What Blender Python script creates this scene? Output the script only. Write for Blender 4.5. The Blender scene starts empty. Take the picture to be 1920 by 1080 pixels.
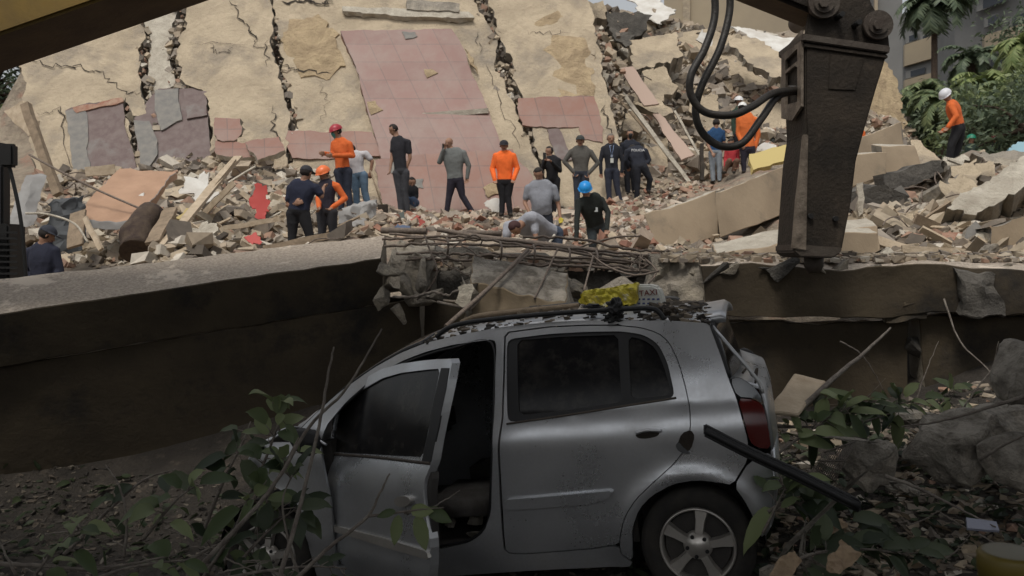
import bpy, bmesh, math, random
import numpy as np
from mathutils import Vector, Matrix, noise
from mathutils.geometry import delaunay_2d_cdt
R=math.radians
sc=bpy.context.scene
# ---------------------------------------------------------------- camera
F=1600.0; CAMZ=1.74; HY=480.0
cam_d=bpy.data.cameras.new('camera'); cam=bpy.data.objects.new('camera',cam_d); sc.collection.objects.link(cam)
cam.location=(0,0,CAMZ); cam.rotation_euler=(R(90),0,0)
cam_d.sensor_width=36; cam_d.lens=30; cam_d.shift_y=-60/1920; cam_d.clip_end=600; cam_d.clip_start=.05
cam_d.dof.use_dof=True; cam_d.dof.focus_distance=5.2; cam_d.dof.aperture_fstop=5.6
sc.camera=cam
# ---------------------------------------------------------------- sky, sun, exposure
SUN_EL,SUN_ROT=R(62),R(200)
w=bpy.data.worlds.new('World'); sc.world=w; w.use_nodes=True
nt=w.node_tree; bg=nt.nodes['Background']; sky=nt.nodes.new('ShaderNodeTexSky'); sky.sky_type='NISHITA'; sky.sun_disc=False
sky.sun_elevation=SUN_EL; sky.sun_rotation=SUN_ROT; sky.dust_density=4; sky.air_density=1.4; sky.ozone_density=.6
hs=nt.nodes.new('ShaderNodeHueSaturation'); hs.inputs['Saturation'].default_value=.2
nt.links.new(sky.outputs[0],hs.inputs['Color']); nt.links.new(hs.outputs[0],bg.inputs['Color']); bg.inputs['Strength'].default_value=.12
sd=bpy.data.lights.new('sun','SUN'); sd.energy=1.5; sd.angle=R(14); sd.color=(1,.93,.83)
sun=bpy.data.objects.new('sun',sd); sc.collection.objects.link(sun)
def sun_dir():   # direction towards the sun matching the sky texture
    return Vector((math.sin(SUN_ROT)*math.cos(SUN_EL),math.cos(SUN_ROT)*math.cos(SUN_EL),math.sin(SUN_EL)))
sun.rotation_euler=sun_dir().to_track_quat('Z','Y').to_euler()
sc.view_settings.view_transform='Standard'; sc.view_settings.look='None'; sc.view_settings.exposure=.02; sc.view_settings.gamma=1
sc.render.film_transparent=False
# ---------------------------------------------------------------- helpers
def P(px,py,D): return Vector(((px-960)/F*D,D,CAMZ-(py-HY)/F*D))
def ray(px,py): return Vector(((px-960)/F,1,-(py-HY)/F))
def tag(o,label=None,cat=None,group=None,kind=None):
    if label: o['label']=label
    if cat: o['category']=cat
    if group: o['group']=group
    if kind: o['kind']=kind
    return o
def link(o,parent=None):
    sc.collection.objects.link(o)
    if parent is not None: o.parent=parent
    return o
def empty(name,loc=(0,0,0),rot=(0,0,0)):
    o=bpy.data.objects.new(name,None); o.location=loc; o.rotation_euler=rot; o.empty_display_size=.1; return link(o)
def mesh_obj(name,verts,faces,mats,parent=None,smooth=False,mi=None,loc=None):
    me=bpy.data.meshes.new(name); me.from_pydata([tuple(v) for v in verts],[],[tuple(f) for f in faces])
    if not isinstance(mats,(list,tuple)): mats=[mats]
    for m in mats: me.materials.append(m)
    if mi is not None: me.polygons.foreach_set('material_index',list(mi))
    if smooth: me.polygons.foreach_set('use_smooth',[True]*len(me.polygons))
    me.update(); o=bpy.data.objects.new(name,me)
    if loc is not None: o.location=loc
    return link(o,parent)
def bm_obj(name,bm,mats,parent=None,smooth=False,recenter=False):
    me=bpy.data.meshes.new(name); bm.normal_update(); 
    c=Vector((0,0,0))
    if recenter and len(bm.verts):
        c=sum((v.co for v in bm.verts),Vector())/len(bm.verts); zmin=min(v.co.z for v in bm.verts); c.z=zmin
        bmesh.ops.translate(bm,verts=bm.verts,vec=-c)
    bm.to_mesh(me); bm.free()
    if not isinstance(mats,(list,tuple)): mats=[mats]
    for m in mats: me.materials.append(m)
    if smooth: me.polygons.foreach_set('use_smooth',[True]*len(me.polygons))
    o=bpy.data.objects.new(name,me); o.location=c; return link(o,parent)
def box(bm,c,s,rot=None,mi=0,bevel=0):
    M=Matrix.Translation(Vector(c))
    if rot is not None: M=M@(rot.to_4x4() if isinstance(rot,Matrix) else Matrix(rot))
    r=bmesh.ops.create_cube(bm,size=1,matrix=M@Matrix.Diagonal((s[0],s[1],s[2],1)))
    fs=set(f for v in r['verts'] for f in v.link_faces)
    for f in fs: f.material_index=mi
    if bevel:
        es=list(set(e for v in r['verts'] for e in v.link_edges)); bmesh.ops.bevel(bm,geom=es,offset=bevel,segments=2,affect='EDGES')
def tube(bm,pts,r,seg=8,mi=0,cap=True):
    pts=[Vector(p) for p in pts]; n=len(pts)
    rs=r if isinstance(r,(list,tuple)) else [r]*n
    rings=[]; up=None
    for i,p in enumerate(pts):
        t=(pts[min(i+1,n-1)]-pts[max(i-1,0)]).normalized()
        if up is None:
            up=Vector((0,0,1)) if abs(t.z)<.9 else Vector((1,0,0))
        a=t.cross(up).normalized(); b=a.cross(t).normalized(); up=b
        rings.append([bm.verts.new(p+(a*math.cos(2*math.pi*k/seg)+b*math.sin(2*math.pi*k/seg))*rs[i]) for k in range(seg)])
    for i in range(n-1):
        for k in range(seg):
            f=bm.faces.new((rings[i][k],rings[i][(k+1)%seg],rings[i+1][(k+1)%seg],rings[i+1][k])); f.material_index=mi; f.smooth=True
    if cap:
        try:
            f=bm.faces.new(rings[0][::-1]); f.material_index=mi; f=bm.faces.new(rings[-1]); f.material_index=mi
        except Exception: pass
def spline(pts,n=8):
    pts=[Vector(p) for p in pts]
    if len(pts)<3: return pts
    out=[]; q=[pts[0]*2-pts[1]]+pts+[pts[-1]*2-pts[-2]]
    for i in range(1,len(q)-2):
        a,b,c,d=q[i-1:i+3]
        for k in range(n):
            t=k/n; out.append(.5*((2*b)+(c-a)*t+(2*a-5*b+4*c-d)*t*t+(3*b-a-3*c+d)*t**3))
    out.append(pts[-1]); return out
def cyl(bm,a,b,r,seg=16,mi=0,r2=None): tube(bm,[a,b],[r,r if r2 is None else r2],seg,mi)
def fbm(p,o=4): 
    s=0;a=1;q=Vector(p)
    for i in range(o): s+=a*noise.noise(q); q=q*2.03; a*=.5
    return s
# ---------------------------------------------------------------- materials
def nodes(name):
    m=bpy.data.materials.new(name); m.use_nodes=True; t=m.node_tree; b=t.nodes['Principled BSDF']; return m,t,b
def mat(name,col,rough=.8,metal=0,col2=None,scale=4,bump=.3,bscale=25,detail=6,contrast=(.35,.65),spec=.4,col3=None,scale3=1.2,thr3=(.5,.62),disp=.02,coord='Object',coat=0):
    """surface with two tones mixed by noise, an optional third (stain) tone, fine bump"""
    m,t,b=nodes(name); N=t.nodes.new; L=t.links.new
    tc=N('ShaderNodeTexCoord'); co=tc.outputs[coord]
    b.inputs['Roughness'].default_value=rough; b.inputs['Metallic'].default_value=metal; b.inputs['Specular IOR Level'].default_value=spec
    if coat: b.inputs['Coat Weight'].default_value=coat; b.inputs['Coat Roughness'].default_value=.15
    def nz(s,d=detail,r=.6):
        n=N('ShaderNodeTexNoise'); n.inputs['Scale'].default_value=s; n.inputs['Detail'].default_value=d; n.inputs['Roughness'].default_value=r; L(co,n.inputs['Vector']); return n
    def ramp(n,a,c):
        r=N('ShaderNodeMapRange'); r.inputs[1].default_value=a; r.inputs[2].default_value=c; L(n.outputs['Fac'],r.inputs[0]); return r
    def mix(f,a,c):
        x=N('ShaderNodeMix'); x.data_type='RGBA'; L(f,x.inputs[0])
        for i,v in ((6,a),(7,c)):
            if isinstance(v,tuple): x.inputs[i].default_value=(*v,1)
            else: L(v,x.inputs[i])
        return x.outputs[2]
    c=None
    if col2 is not None:
        c=mix(ramp(nz(scale),*contrast).outputs[0],col,col2)
    if col3 is not None:
        c=mix(ramp(nz(scale3,8,.7),*thr3).outputs[0],c if c is not None else col,col3)
    if c is None: b.inputs['Base Color'].default_value=(*col,1)
    else: L(c,b.inputs['Base Color'])
    if bump:
        bn=N('ShaderNodeBump'); bn.inputs['Strength'].default_value=bump; bn.inputs['Distance'].default_value=disp
        L(nz(bscale,8,.65).outputs['Fac'],bn.inputs['Height']); L(bn.outputs[0],b.inputs['Normal'])
    return m
M={}
M['plaster']=mat('plaster',(.49,.405,.29),.92,col2=(.36,.295,.21),scale=1.3,col3=(.23,.20,.165),scale3=.6,thr3=(.49,.68),bump=.9,bscale=6,disp=.07)
M['plaster_rough']=mat('plaster_rough',(.46,.355,.22),.95,col2=(.30,.225,.14),scale=2.2,bump=1,bscale=5,disp=.12)
M['concrete']=mat('concrete',(.33,.295,.245),.95,col2=(.20,.18,.15),scale=3,col3=(.42,.37,.29),scale3=1.1,bump=.9,bscale=14,disp=.05)
M['boulder']=mat('boulder_concrete',(.30,.275,.235),.97,col2=(.13,.115,.095),scale=7,col3=(.38,.34,.28),scale3=2.5,thr3=(.52,.64),bump=1,bscale=34,disp=.03,contrast=(.4,.6))
M['concrete_dark']=mat('concrete_dark',(.13,.12,.105),.95,col2=(.07,.065,.058),scale=3,bump=.9,bscale=14,disp=.05)
M['concrete_light']=mat('concrete_light',(.52,.48,.40),.95,col2=(.36,.32,.26),scale=4,bump=.9,bscale=14,disp=.04)
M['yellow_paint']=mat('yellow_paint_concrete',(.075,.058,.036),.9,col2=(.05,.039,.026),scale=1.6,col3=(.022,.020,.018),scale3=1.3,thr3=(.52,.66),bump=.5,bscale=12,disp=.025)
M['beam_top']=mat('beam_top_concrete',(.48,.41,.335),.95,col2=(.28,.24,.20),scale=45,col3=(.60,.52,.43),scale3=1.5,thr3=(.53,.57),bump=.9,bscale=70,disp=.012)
M['beam_tan']=mat('tan_beam',(.37,.29,.20),.9,col2=(.29,.225,.155),scale=1.2,bump=.3,bscale=20,col3=(.20,.165,.12),scale3=1.6,thr3=(.54,.7))
M['brick']=mat('brick_red',(.27,.125,.085),.95,col2=(.38,.26,.19),scale=6,bump=.8,bscale=20)
M['tile_dark']=mat('tile_dark',(.115,.075,.07),.6,col2=(.16,.12,.11),scale=5,bump=.2,col3=(.20,.20,.185),scale3=.7,thr3=(.52,.7))
M['tile_grey']=mat('tile_grey',(.17,.165,.155),.75,col2=(.24,.225,.20),scale=6,bump=.3)
M['wood']=mat('wood_weathered',(.30,.23,.16),.9,col2=(.19,.145,.10),scale=9,bump=.6,bscale=40)
M['wood_pale']=mat('wood_pale',(.50,.41,.30),.9,col2=(.38,.30,.21),scale=9,bump=.5,bscale=40)
M['rebar']=mat('rebar_rust',(.13,.105,.09),.8,metal=.2,col2=(.22,.175,.14),scale=30,bump=.8,bscale=160,disp=.004)
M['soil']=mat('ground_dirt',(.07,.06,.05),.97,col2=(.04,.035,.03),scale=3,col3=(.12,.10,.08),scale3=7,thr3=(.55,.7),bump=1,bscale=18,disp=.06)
M['rubble_ground']=mat('rubble_ground',(.37,.31,.235),.97,col2=(.22,.18,.14),scale=3,col3=(.34,.20,.145),scale3=1.1,thr3=(.52,.66),bump=1,bscale=9,disp=.12)
M['iron']=mat('dark_iron',(.026,.022,.018),.68,metal=.25,col2=(.052,.041,.031),scale=3,bump=.5,bscale=30,col3=(.11,.088,.068),scale3=3.4,thr3=(.56,.74),spec=.25)
M['iron_edge']=mat('worn_iron',(.10,.085,.07),.6,metal=.4,col2=(.07,.055,.045),scale=6,bump=.4)
M['rubber']=mat('black_rubber',(.012,.012,.012),.55,bump=.2,bscale=90)
M['hose']=mat('hose_rubber',(.018,.016,.014),.45,bump=.3,bscale=60,col2=(.035,.03,.025),scale=14)
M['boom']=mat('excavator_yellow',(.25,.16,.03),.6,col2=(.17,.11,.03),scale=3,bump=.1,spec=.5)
M['boom_under']=mat('boom_brown',(.13,.085,.045),.8,col2=(.08,.05,.03),scale=3)  # shade under the boom put into the colour; stick underside shares it
M['branch']=mat('branch_bark',(.22,.195,.165),.9,col2=(.12,.10,.085),scale=20,bump=.6,bscale=70)
M['bark_dark']=mat('dark_bark',(.09,.065,.045),.95,col2=(.045,.03,.025),scale=8,bump=1,bscale=20)
M['iron_pale']=mat('scuffed_iron',(.26,.215,.17),.6,metal=.3,col2=(.10,.08,.062),scale=7,bump=.5)
def leafmat(name,a,b,tr=.25):
    m,t,bs=nodes(name); N=t.nodes.new; L=t.links.new
    g=N('ShaderNodeNewGeometry'); cr=N('ShaderNodeMapRange'); L(g.outputs['Random Per Island'],cr.inputs[0])
    x=N('ShaderNodeMix'); x.data_type='RGBA'; L(cr.outputs[0],x.inputs[0]); x.inputs[6].default_value=(*a,1); x.inputs[7].default_value=(*b,1)
    L(x.outputs[2],bs.inputs['Base Color']); bs.inputs['Roughness'].default_value=.5
    bs.inputs['Specular IOR Level'].default_value=.35
    td=N('ShaderNodeBsdfTranslucent'); L(x.outputs[2],td.inputs[0]); ms=N('ShaderNodeMixShader'); ms.inputs[0].default_value=tr
    L(bs.outputs[0],ms.inputs[1]); L(td.outputs[0],ms.inputs[2]); L(ms.outputs[0],t.nodes['Material Output'].inputs[0]); return m
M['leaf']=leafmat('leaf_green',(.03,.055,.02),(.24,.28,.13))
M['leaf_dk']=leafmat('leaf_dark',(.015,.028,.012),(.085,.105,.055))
M['leaf_dry']=leafmat('leaf_dry',(.10,.075,.045),(.24,.18,.12))
M['tree_a']=leafmat('tree_leaf_mid',(.11,.155,.075),(.25,.29,.14))
M['tree_b']=leafmat('tree_leaf_dark',(.065,.095,.06),(.16,.20,.12))
M['tree_c']=leafmat('tree_leaf_light',(.16,.22,.08),(.32,.36,.15))
def flat(name,c,r=.7,metal=0,spec=.4):
    k='f_'+name
    if k not in M: M[k]=mat(name,c,r,metal,bump=0,spec=spec)
    return M[k]
def cloth(name,c,r=.9):
    k='c_'+name
    if k not in M: M[k]=mat(name,c,r,col2=tuple(x*.72 for x in c),scale=5,contrast=(.3,.7),bump=.5,bscale=11,disp=.03)
    return M[k]
# ---------------------------------------------------------------- polygons -> panels
def inpoly(x,y,poly):
    c=False; j=len(poly)-1
    for i in range(len(poly)):
        xi,yi=poly[i]; xj,yj=poly[j]
        if (yi>y)!=(yj>y) and x<(xj-xi)*(y-yi)/(yj-yi+1e-12)+xi: c=not c
        j=i
    return c
def densify(poly,step):
    out=[]
    for i in range(len(poly)):
        a=poly[i]; b=poly[(i+1)%len(poly)]; L=math.hypot(b[0]-a[0],b[1]-a[1]); n=max(1,int(math.ceil(L/step)))
        for k in range(n): out.append((a[0]+(b[0]-a[0])*k/n,a[1]+(b[1]-a[1])*k/n))
    return out
def poly_tri(outer,holes,step):
    """triangulate outline minus holes with interior grid points; returns 2d verts, tris, boundary loops"""
    outer=densify(outer,step); holes=[densify(h,step) for h in holes]
    vs=[];edges=[];loops=[]
    for lp in [outer]+holes:
        s=len(vs); vs+=lp; n=len(lp); edges+=[(s+i,s+(i+1)%n) for i in range(n)]; loops.append((s,n))
    xs=[p[0] for p in outer]; ys=[p[1] for p in outer]
    x=min(xs)+step*.5; bnd=vs[:]
    bx=np.array(bnd)
    while x<max(xs):
        y=min(ys)+step*.5
        while y<max(ys):
            if inpoly(x,y,outer) and not any(inpoly(x,y,h) for h in holes):
                if np.min((bx[:,0]-x)**2+(bx[:,1]-y)**2)>(step*.35)**2: vs.append((x,y))
            y+=step
        x+=step
    r=delaunay_2d_cdt([Vector(v) for v in vs],edges,[],0,1e-7)
    ov=[tuple(v) for v in r[0]]; tris=[]
    for f in r[2]:
        cx=sum(ov[i][0] for i in f)/3; cy=sum(ov[i][1] for i in f)/3
        if inpoly(cx,cy,outer) and not any(inpoly(cx,cy,h) for h in holes):
            a,b,c=[ov[i] for i in f]
            if (b[0]-a[0])*(c[1]-a[1])-(b[1]-a[1])*(c[0]-a[0])<0: f=(f[0],f[2],f[1])
            tris.append(tuple(f))
    return ov,tris
def panel(name,outer,holes,step,fn,thick,mats,parent=None,smooth=True,rim=None,rough=None,backmat=0,rimmat=0,rimjag=0,analytic=False):
    """fn(u,v,d) -> world point at depth d below the surface (front d=0). closed solid with rounded lip"""
    ov,tris=poly_tri(outer,holes,step); n=len(ov)
    cnt={}
    for f in tris:
        for i in range(3):
            e=(f[i],f[(i+1)%3]); cnt[e]=1
    bnd=[e for e in cnt if (e[1],e[0]) not in cnt]
    verts=[fn(u,v,rough(u,v) if rough else 0) for u,v in ov]
    faces=list(tris); mi=[0]*len(tris)
    verts+=[fn(u,v,thick) for u,v in ov]
    faces+=[(f[0]+n,f[2]+n,f[1]+n) for f in tris]; mi+=[backmat]*len(tris)
    faces+=[(a,a+n,b+n,b) for a,b in bnd]; mi+=[rimmat]*len(bnd)
    if rimjag:
        rj=random.Random(len(verts)); bv=set(a for a,b in bnd)
        for a in bv: verts[a+n]=verts[a+n]+Vector((rj.gauss(0,1),rj.gauss(0,1),rj.gauss(0,1)))*rimjag
    me_o=mesh_obj(name,verts,faces,mats,parent,smooth=False,mi=mi)
    me=me_o.data
    sm=[smooth]*len(tris)+[smooth]*len(tris)+[False]*len(bnd)
    me.polygons.foreach_set('use_smooth',sm)
    if smooth:
        for e in me.edges: pass
        bset=set()
        for a,b in bnd: bset.add((min(a,b),max(a,b)))
        at=me.attributes.new('sharp_edge','BOOLEAN','EDGE')
        at.data.foreach_set('value',[tuple(sorted(e.vertices)) in bset for e in me.edges])
        if analytic:
            e_=.004; nn=[]
            for u,v in ov:
                t1=fn(u+e_,v,0)-fn(u-e_,v,0); t2=fn(u,v+e_,0)-fn(u,v-e_,0); nn.append(t1.cross(t2).normalized())
            cn=[]; nf=len(tris)
            for i,p in enumerate(me.polygons):
                for vi in p.vertices: cn.append(nn[vi] if i<nf else p.normal.copy())
            me.normals_split_custom_set(cn)
    return me_o
def jag(poly,amp,step,seed=0):
    """broken outline: densify and push points about"""
    p=densify(poly,step); out=[]
    for i,(x,y) in enumerate(p):
        q=Vector((x*1.7/step*.35+seed*7.1,y*1.7/step*.35,seed*3.3)); kx=noise.noise(q*.21+Vector((7,7,7)))*2.2
        x+=amp*kx; y+=amp*.4*kx; 
        out.append((x+amp*(noise.noise(q)*1.5+noise.noise(q*2.7)*.7),y+amp*(noise.noise(q+Vector((31,7,5)))*1.5+noise.noise(q*2.7+Vector((3,71,5)))*.7)))
    return out
def plane_from(p0,n):
    n=n.normalized(); 
    u=Vector((1,0,0)); u=(u-n*u.dot(n)).normalized(); v=n.cross(u).normalized()
    if v.z<0: v=-v
    return (Vector(p0),u,v,n)
def px2plane(pl,px,py):
    p0,u,v,n=pl; o=Vector((0,0,CAMZ)); r=ray(px,py); s=(p0-o).dot(n)/r.dot(n); q=o+r*s-p0; return (q.dot(u),q.dot(v))
def slab(name,pxpoly,pl,thick,mats,parent=None,jit=.0,step=.25,rough=.0,rs=1.0,seed=0,offset=0,holes=(),smooth=False,rimmat=0,sizefix=None):
    """broken slab: outline given in picture coordinates on a plane in space, real thickness. n points to the viewer side"""
    p0,u,v,n=pl
    if n.dot(p0-Vector((0,0,CAMZ)))>0: n=-n
    poly=[px2plane(pl,*q) for q in pxpoly]
    if sum(poly[i][0]*poly[(i+1)%len(poly)][1]-poly[(i+1)%len(poly)][0]*poly[i][1] for i in range(len(poly)))<0: poly=poly[::-1]
    if u.cross(v).dot(n)<0: pass
    if jit: poly=jag(poly,jit,max(step*.5,.02),seed)
    hs=[[px2plane(pl,*q) for q in h] for h in holes]
    c=Vector((sum(p[0] for p in poly)/len(poly),sum(p[1] for p in poly)/len(poly)))
    org=p0+u*c[0]+v*c[1]
    flip=u.cross(v).dot(n)<0
    def fn(a,b,d): return u*(a-c[0])+v*(b-c[1])+n*(offset-d)
    rf=(lambda a,b:-rough*(fbm((a*rs,b*rs,seed*3.7),5))) if rough else None
    o=panel(name,poly,hs,step,fn,thick,mats,parent,smooth=smooth,rough=rf,rimmat=rimmat,rimjag=min(thick*.2,.05) if jit>.015 else 0)
    if flip:
        bm=bmesh.new(); bm.from_mesh(o.data); bmesh.ops.reverse_faces(bm,faces=bm.faces); bm.to_mesh(o.data); bm.free()
    o.location=org if parent is None else org-parent.location
    return o
# ---------------------------------------------------------------- terrain
def wallD(py): return 19.42/(1-.0003625*(480-py))
W3=[(0,0,0),(0,-8,0),(-8,-6,0),(8,-6,0),(.94,4.3,0),(-1.2,5.1,-.36),(-.3,4.7,-.16),(0,2.5,0),(-2.4,4.2,-.28),(-4,3,-.12),(4,3,.0),(-5,5.6,-.1),(-2.8,5.8,-.3),(.2,5.9,-.12),(1.7,4.9,.05),(2.1,5.7,.3),
 (2.9,5.4,.42),(3.6,5.9,.62),(2.6,6.3,.5),(4.4,5.0,.5),(2.9,4.2,.12),(6,5,.6),(8,4,.4),(-9,9,1.3),(-14,14,1.5),(-15,20,3),(-17,26,2),(-9,5,0),(-25,10,0),(-25,30,0),(10,10,2.4),(15,14,3.0),(12,21,3.0),(25,10,0),
 (16,30,2.5),(26,30,.5),(0,44,0),(-15,44,0),(14,46,1),(30,48,0),(-30,48,0),(9,40,6),(-25,-6,0),(25,-6,0),(-1,7.1,.3),(-4,7.6,.3),(3,7.4,.6),(.9,7.2,.3)]
for q in [(300,480,10),(500,468,11),(700,452,10.5),(900,452,11),(1100,475,11.5),(1250,480,9.5),(1400,493,9),(1600,493,8.5),(1750,490,8.3),(1900,490,8.3),
 (565,512,13.5),(620,495,14.5),(993,512,13),(1015,495,15),(1110,486,15),(1200,455,13),(840,404,19),(750,402,18),(945,407,18.5),(1090,404,18.5),(1145,390,19.5),(1185,368,21),
 (1340,346,22.5),(1405,323,22),(1480,300,24),(100,345,20),(300,330,20),(420,300,20.3),(520,330,20),(620,335,20.2),(700,378,20),(840,400,20.1),(1000,398,20),(1100,345,21),(1200,330,22),
 (200,425,15.5),(420,395,16),(500,405,15.5),(480,470,12),(640,402,16.6),(690,400,16.4),(1200,250,24.5),(1150,130,27),(1200,30,31),(1300,50,32),(1400,70,32),(1450,200,27.5),(1350,210,26.5),(1600,250,27),(1650,150,31),(1690,225,30),(1500,60,33),
 (1650,430,10),(1700,480,8.8),(1780,335,12.5),(1850,305,13),(1915,295,13),(1790,322,17),(1650,385,12),(1620,365,14),(1550,385,13),(1500,440,11),(1350,462,10.5),(1250,425,14)]:
    W3.append(tuple(P(*q)))
for x,y in [(60,250),(60,100),(300,200),(300,0),(550,200),(550,0),(800,280),(800,100),(800,-100),(1050,200),(1050,20),(200,-150),(1050,-60)]: W3.append(tuple(P(x,y,wallD(y)+2.4)))
W3+=[tuple(P(80,640,10.6)),tuple(P(80,560,9.3))]
W3=np.array(W3); _n=len(W3)
_A=np.zeros((_n+3,_n+3)); _d=np.sqrt(((W3[:,None,:2]-W3[None,:,:2])**2).sum(2)+.05); _A[:_n,:_n]=_d; _A[:_n,_n]=1; _A[:_n,_n+1:]=W3[:,:2]; _A[_n:,:_n]=_A[:_n,_n:].T
for i in range(_n): _A[i,i]+=.02
_w=np.linalg.solve(_A,np.concatenate([W3[:,2],np.zeros(3)]))
def hz_np(x,y):
    x=np.asarray(x,float); y=np.asarray(y,float)
    d=np.sqrt((x[...,None]-W3[:,0])**2+(y[...,None]-W3[:,1])**2+.05)
    return d@_w[:_n]+_w[_n]+x*_w[_n+1]+y*_w[_n+2]
_gx=np.linspace(-26,26,261); _gy=np.linspace(-8,46,271); _GX,_GY=np.meshgrid(_gx,_gy); _GZ=hz_np(_GX,_GY).tolist()
def hzb(x,y):
    fx=min(259.999,max(0,(x+26)*5)); fy=min(269.999,max(0,(y+8)*5)); i=int(fx); j=int(fy); fx-=i; fy-=j
    return (_GZ[j][i]*(1-fx)+_GZ[j][i+1]*fx)*(1-fy)+(_GZ[j+1][i]*(1-fx)+_GZ[j+1][i+1]*fx)*fy
def hz(x,y): 
    z=hzb(x,y); a=.22 if y>8 else .05
    return z+a*.6*noise.noise(Vector((x*.9,y*.9,0)))+(a*.35)*noise.noise(Vector((x*2.7,y*2.7,4)))
def ground_hit(px,py,D0=2.5,D1=45):
    r=ray(px,py); D=D0
    while D<D1:
        q=r*D+Vector((0,0,CAMZ))
        if q.z<hz(q.x,q.y): return q
        D*=1.01
    return None
def terrain(name,x0,x1,nx,y0,y1,ny,m,hole=None):
    xs=np.linspace(x0,x1,nx); ys=np.linspace(y0,y1,ny); X,Y=np.meshgrid(xs,ys); Z=hz_np(X,Y)
    V=[]
    for j in range(ny):
        for i in range(nx):
            x=X[j,i];y=Y[j,i]; a=.22 if y>8 else .05
            V.append((x,y,Z[j,i]+a*.6*noise.noise(Vector((x*.9,y*.9,0)))+(a*.35)*noise.noise(Vector((x*2.7,y*2.7,4)))))
    Fc=[(j*nx+i,j*nx+i+1,(j+1)*nx+i+1,(j+1)*nx+i) for j in range(ny-1) for i in range(nx-1)]
    o=mesh_obj(name,V,Fc,m,smooth=True); return o
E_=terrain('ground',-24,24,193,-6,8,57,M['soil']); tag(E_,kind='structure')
E_=terrain('rubble_mound',-24,24,193,8,44,145,M['rubble_ground']); tag(E_,kind='structure')
o=mesh_obj('terrain',[(-400,-400,-.9),(400,-400,-.9),(400,400,-.9),(-400,400,-.9)],[(0,1,2,3)],M['soil']); tag(o,kind='structure')
# ---------------------------------------------------------------- chunk meshes
def chunk_mesh(name,seed,dims=(1,.8,.6),npts=12,m=None,flatness=0,sub=2,amp=.05):
    rnd=random.Random(seed); bm=bmesh.new()
    for i in range(npts):
        p=Vector((rnd.uniform(-1,1),rnd.uniform(-1,1),rnd.uniform(-1,1)))
        mx=max(abs(p.x),abs(p.y),abs(p.z)); p=p/mx*rnd.uniform(.75,1)
        bm.verts.new((p.x*dims[0]/2,p.y*dims[1]/2,p.z*dims[2]/2))
    r=bmesh.ops.convex_hull(bm,input=bm.verts)
    bmesh.ops.delete(bm,geom=[g for g in r['geom_interior'] if isinstance(g,bmesh.types.BMVert)],context='VERTS')
    bmesh.ops.dissolve_limit(bm,angle_limit=.35,verts=bm.verts,edges=bm.edges)
    bmesh.ops.bevel(bm,geom=list(bm.edges),offset=.025,segments=1,affect='EDGES')
    bmesh.ops.triangulate(bm,faces=bm.faces)
    for k in range(sub):
        bmesh.ops.subdivide_edges(bm,edges=[e for e in bm.edges if e.calc_length()>.16/(k+1)],cuts=1,use_grid_fill=True)
        bmesh.ops.triangulate(bm,faces=bm.faces)
    for v in bm.verts:
        q=v.co*3+Vector((seed*3.1,seed,0)); v.co+=v.co.normalized()*amp*(fbm(q,4))+Vector((noise.noise(q*2),noise.noise(q*2+Vector((9,2,1))),0))*amp*.4
    me=bpy.data.meshes.new(name); bm.normal_update(); bm.to_mesh(me); bm.free(); me.materials.append(m)
    return me
CH={}
for mk,mm in (('plaster',M['plaster']),('concrete',M['concrete']),('light',M['concrete_light']),('brick',M['brick']),('dark',M['concrete_dark'])):
    CH[mk]=[chunk_mesh('concrete_chunk',11*k+len(mk),((1,.8,.6),(1,.6,.35),(1,.9,.22),(.8,.7,.7),(1,.5,.5))[k%5],10+k%3*3,mm) for k in range(5)]
def put_chunk(kind,k,loc,size,rnd,label,group,name=None,rot=None,sink=.25):
    me=CH[kind][k%5]; o=bpy.data.objects.new(name or ('brick_piece' if kind=='brick' else 'concrete_chunk'),me)
    o.location=Vector(loc)+Vector((0,0,size*(.30-sink)))
    o.rotation_euler=rot if rot is not None else (rnd.uniform(-.6,.6),rnd.uniform(-.6,.6),rnd.uniform(0,6.3)); o.scale=(size*rnd.uniform(.85,1.2),size*rnd.uniform(.85,1.1),size*rnd.uniform(.8,1.1)); link(o)
    return tag(o,label,'brick' if kind=='brick' else 'concrete chunk',group)
def scatter(n,region,kinds,sizes,label,group,seed,sink=.25):
    """region: picture polygon; points land on the mound"""
    rnd=random.Random(seed); xs=[p[0] for p in region]; ys=[p[1] for p in region]; c=0; tries=0
    while c<n and tries<n*30:
        tries+=1; x=rnd.uniform(min(xs),max(xs)); y=rnd.uniform(min(ys),max(ys))
        if not inpoly(x,y,region): continue
        q=ground_hit(x,y,2.5 if y>620 else 8.0)
        if q is None: continue
        s=rnd.uniform(*sizes)*(rnd.random()**.6*.7+.5); put_chunk(rnd.choice(kinds),rnd.randrange(5),q,s,rnd,label,group,sink=sink); c+=1
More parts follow.
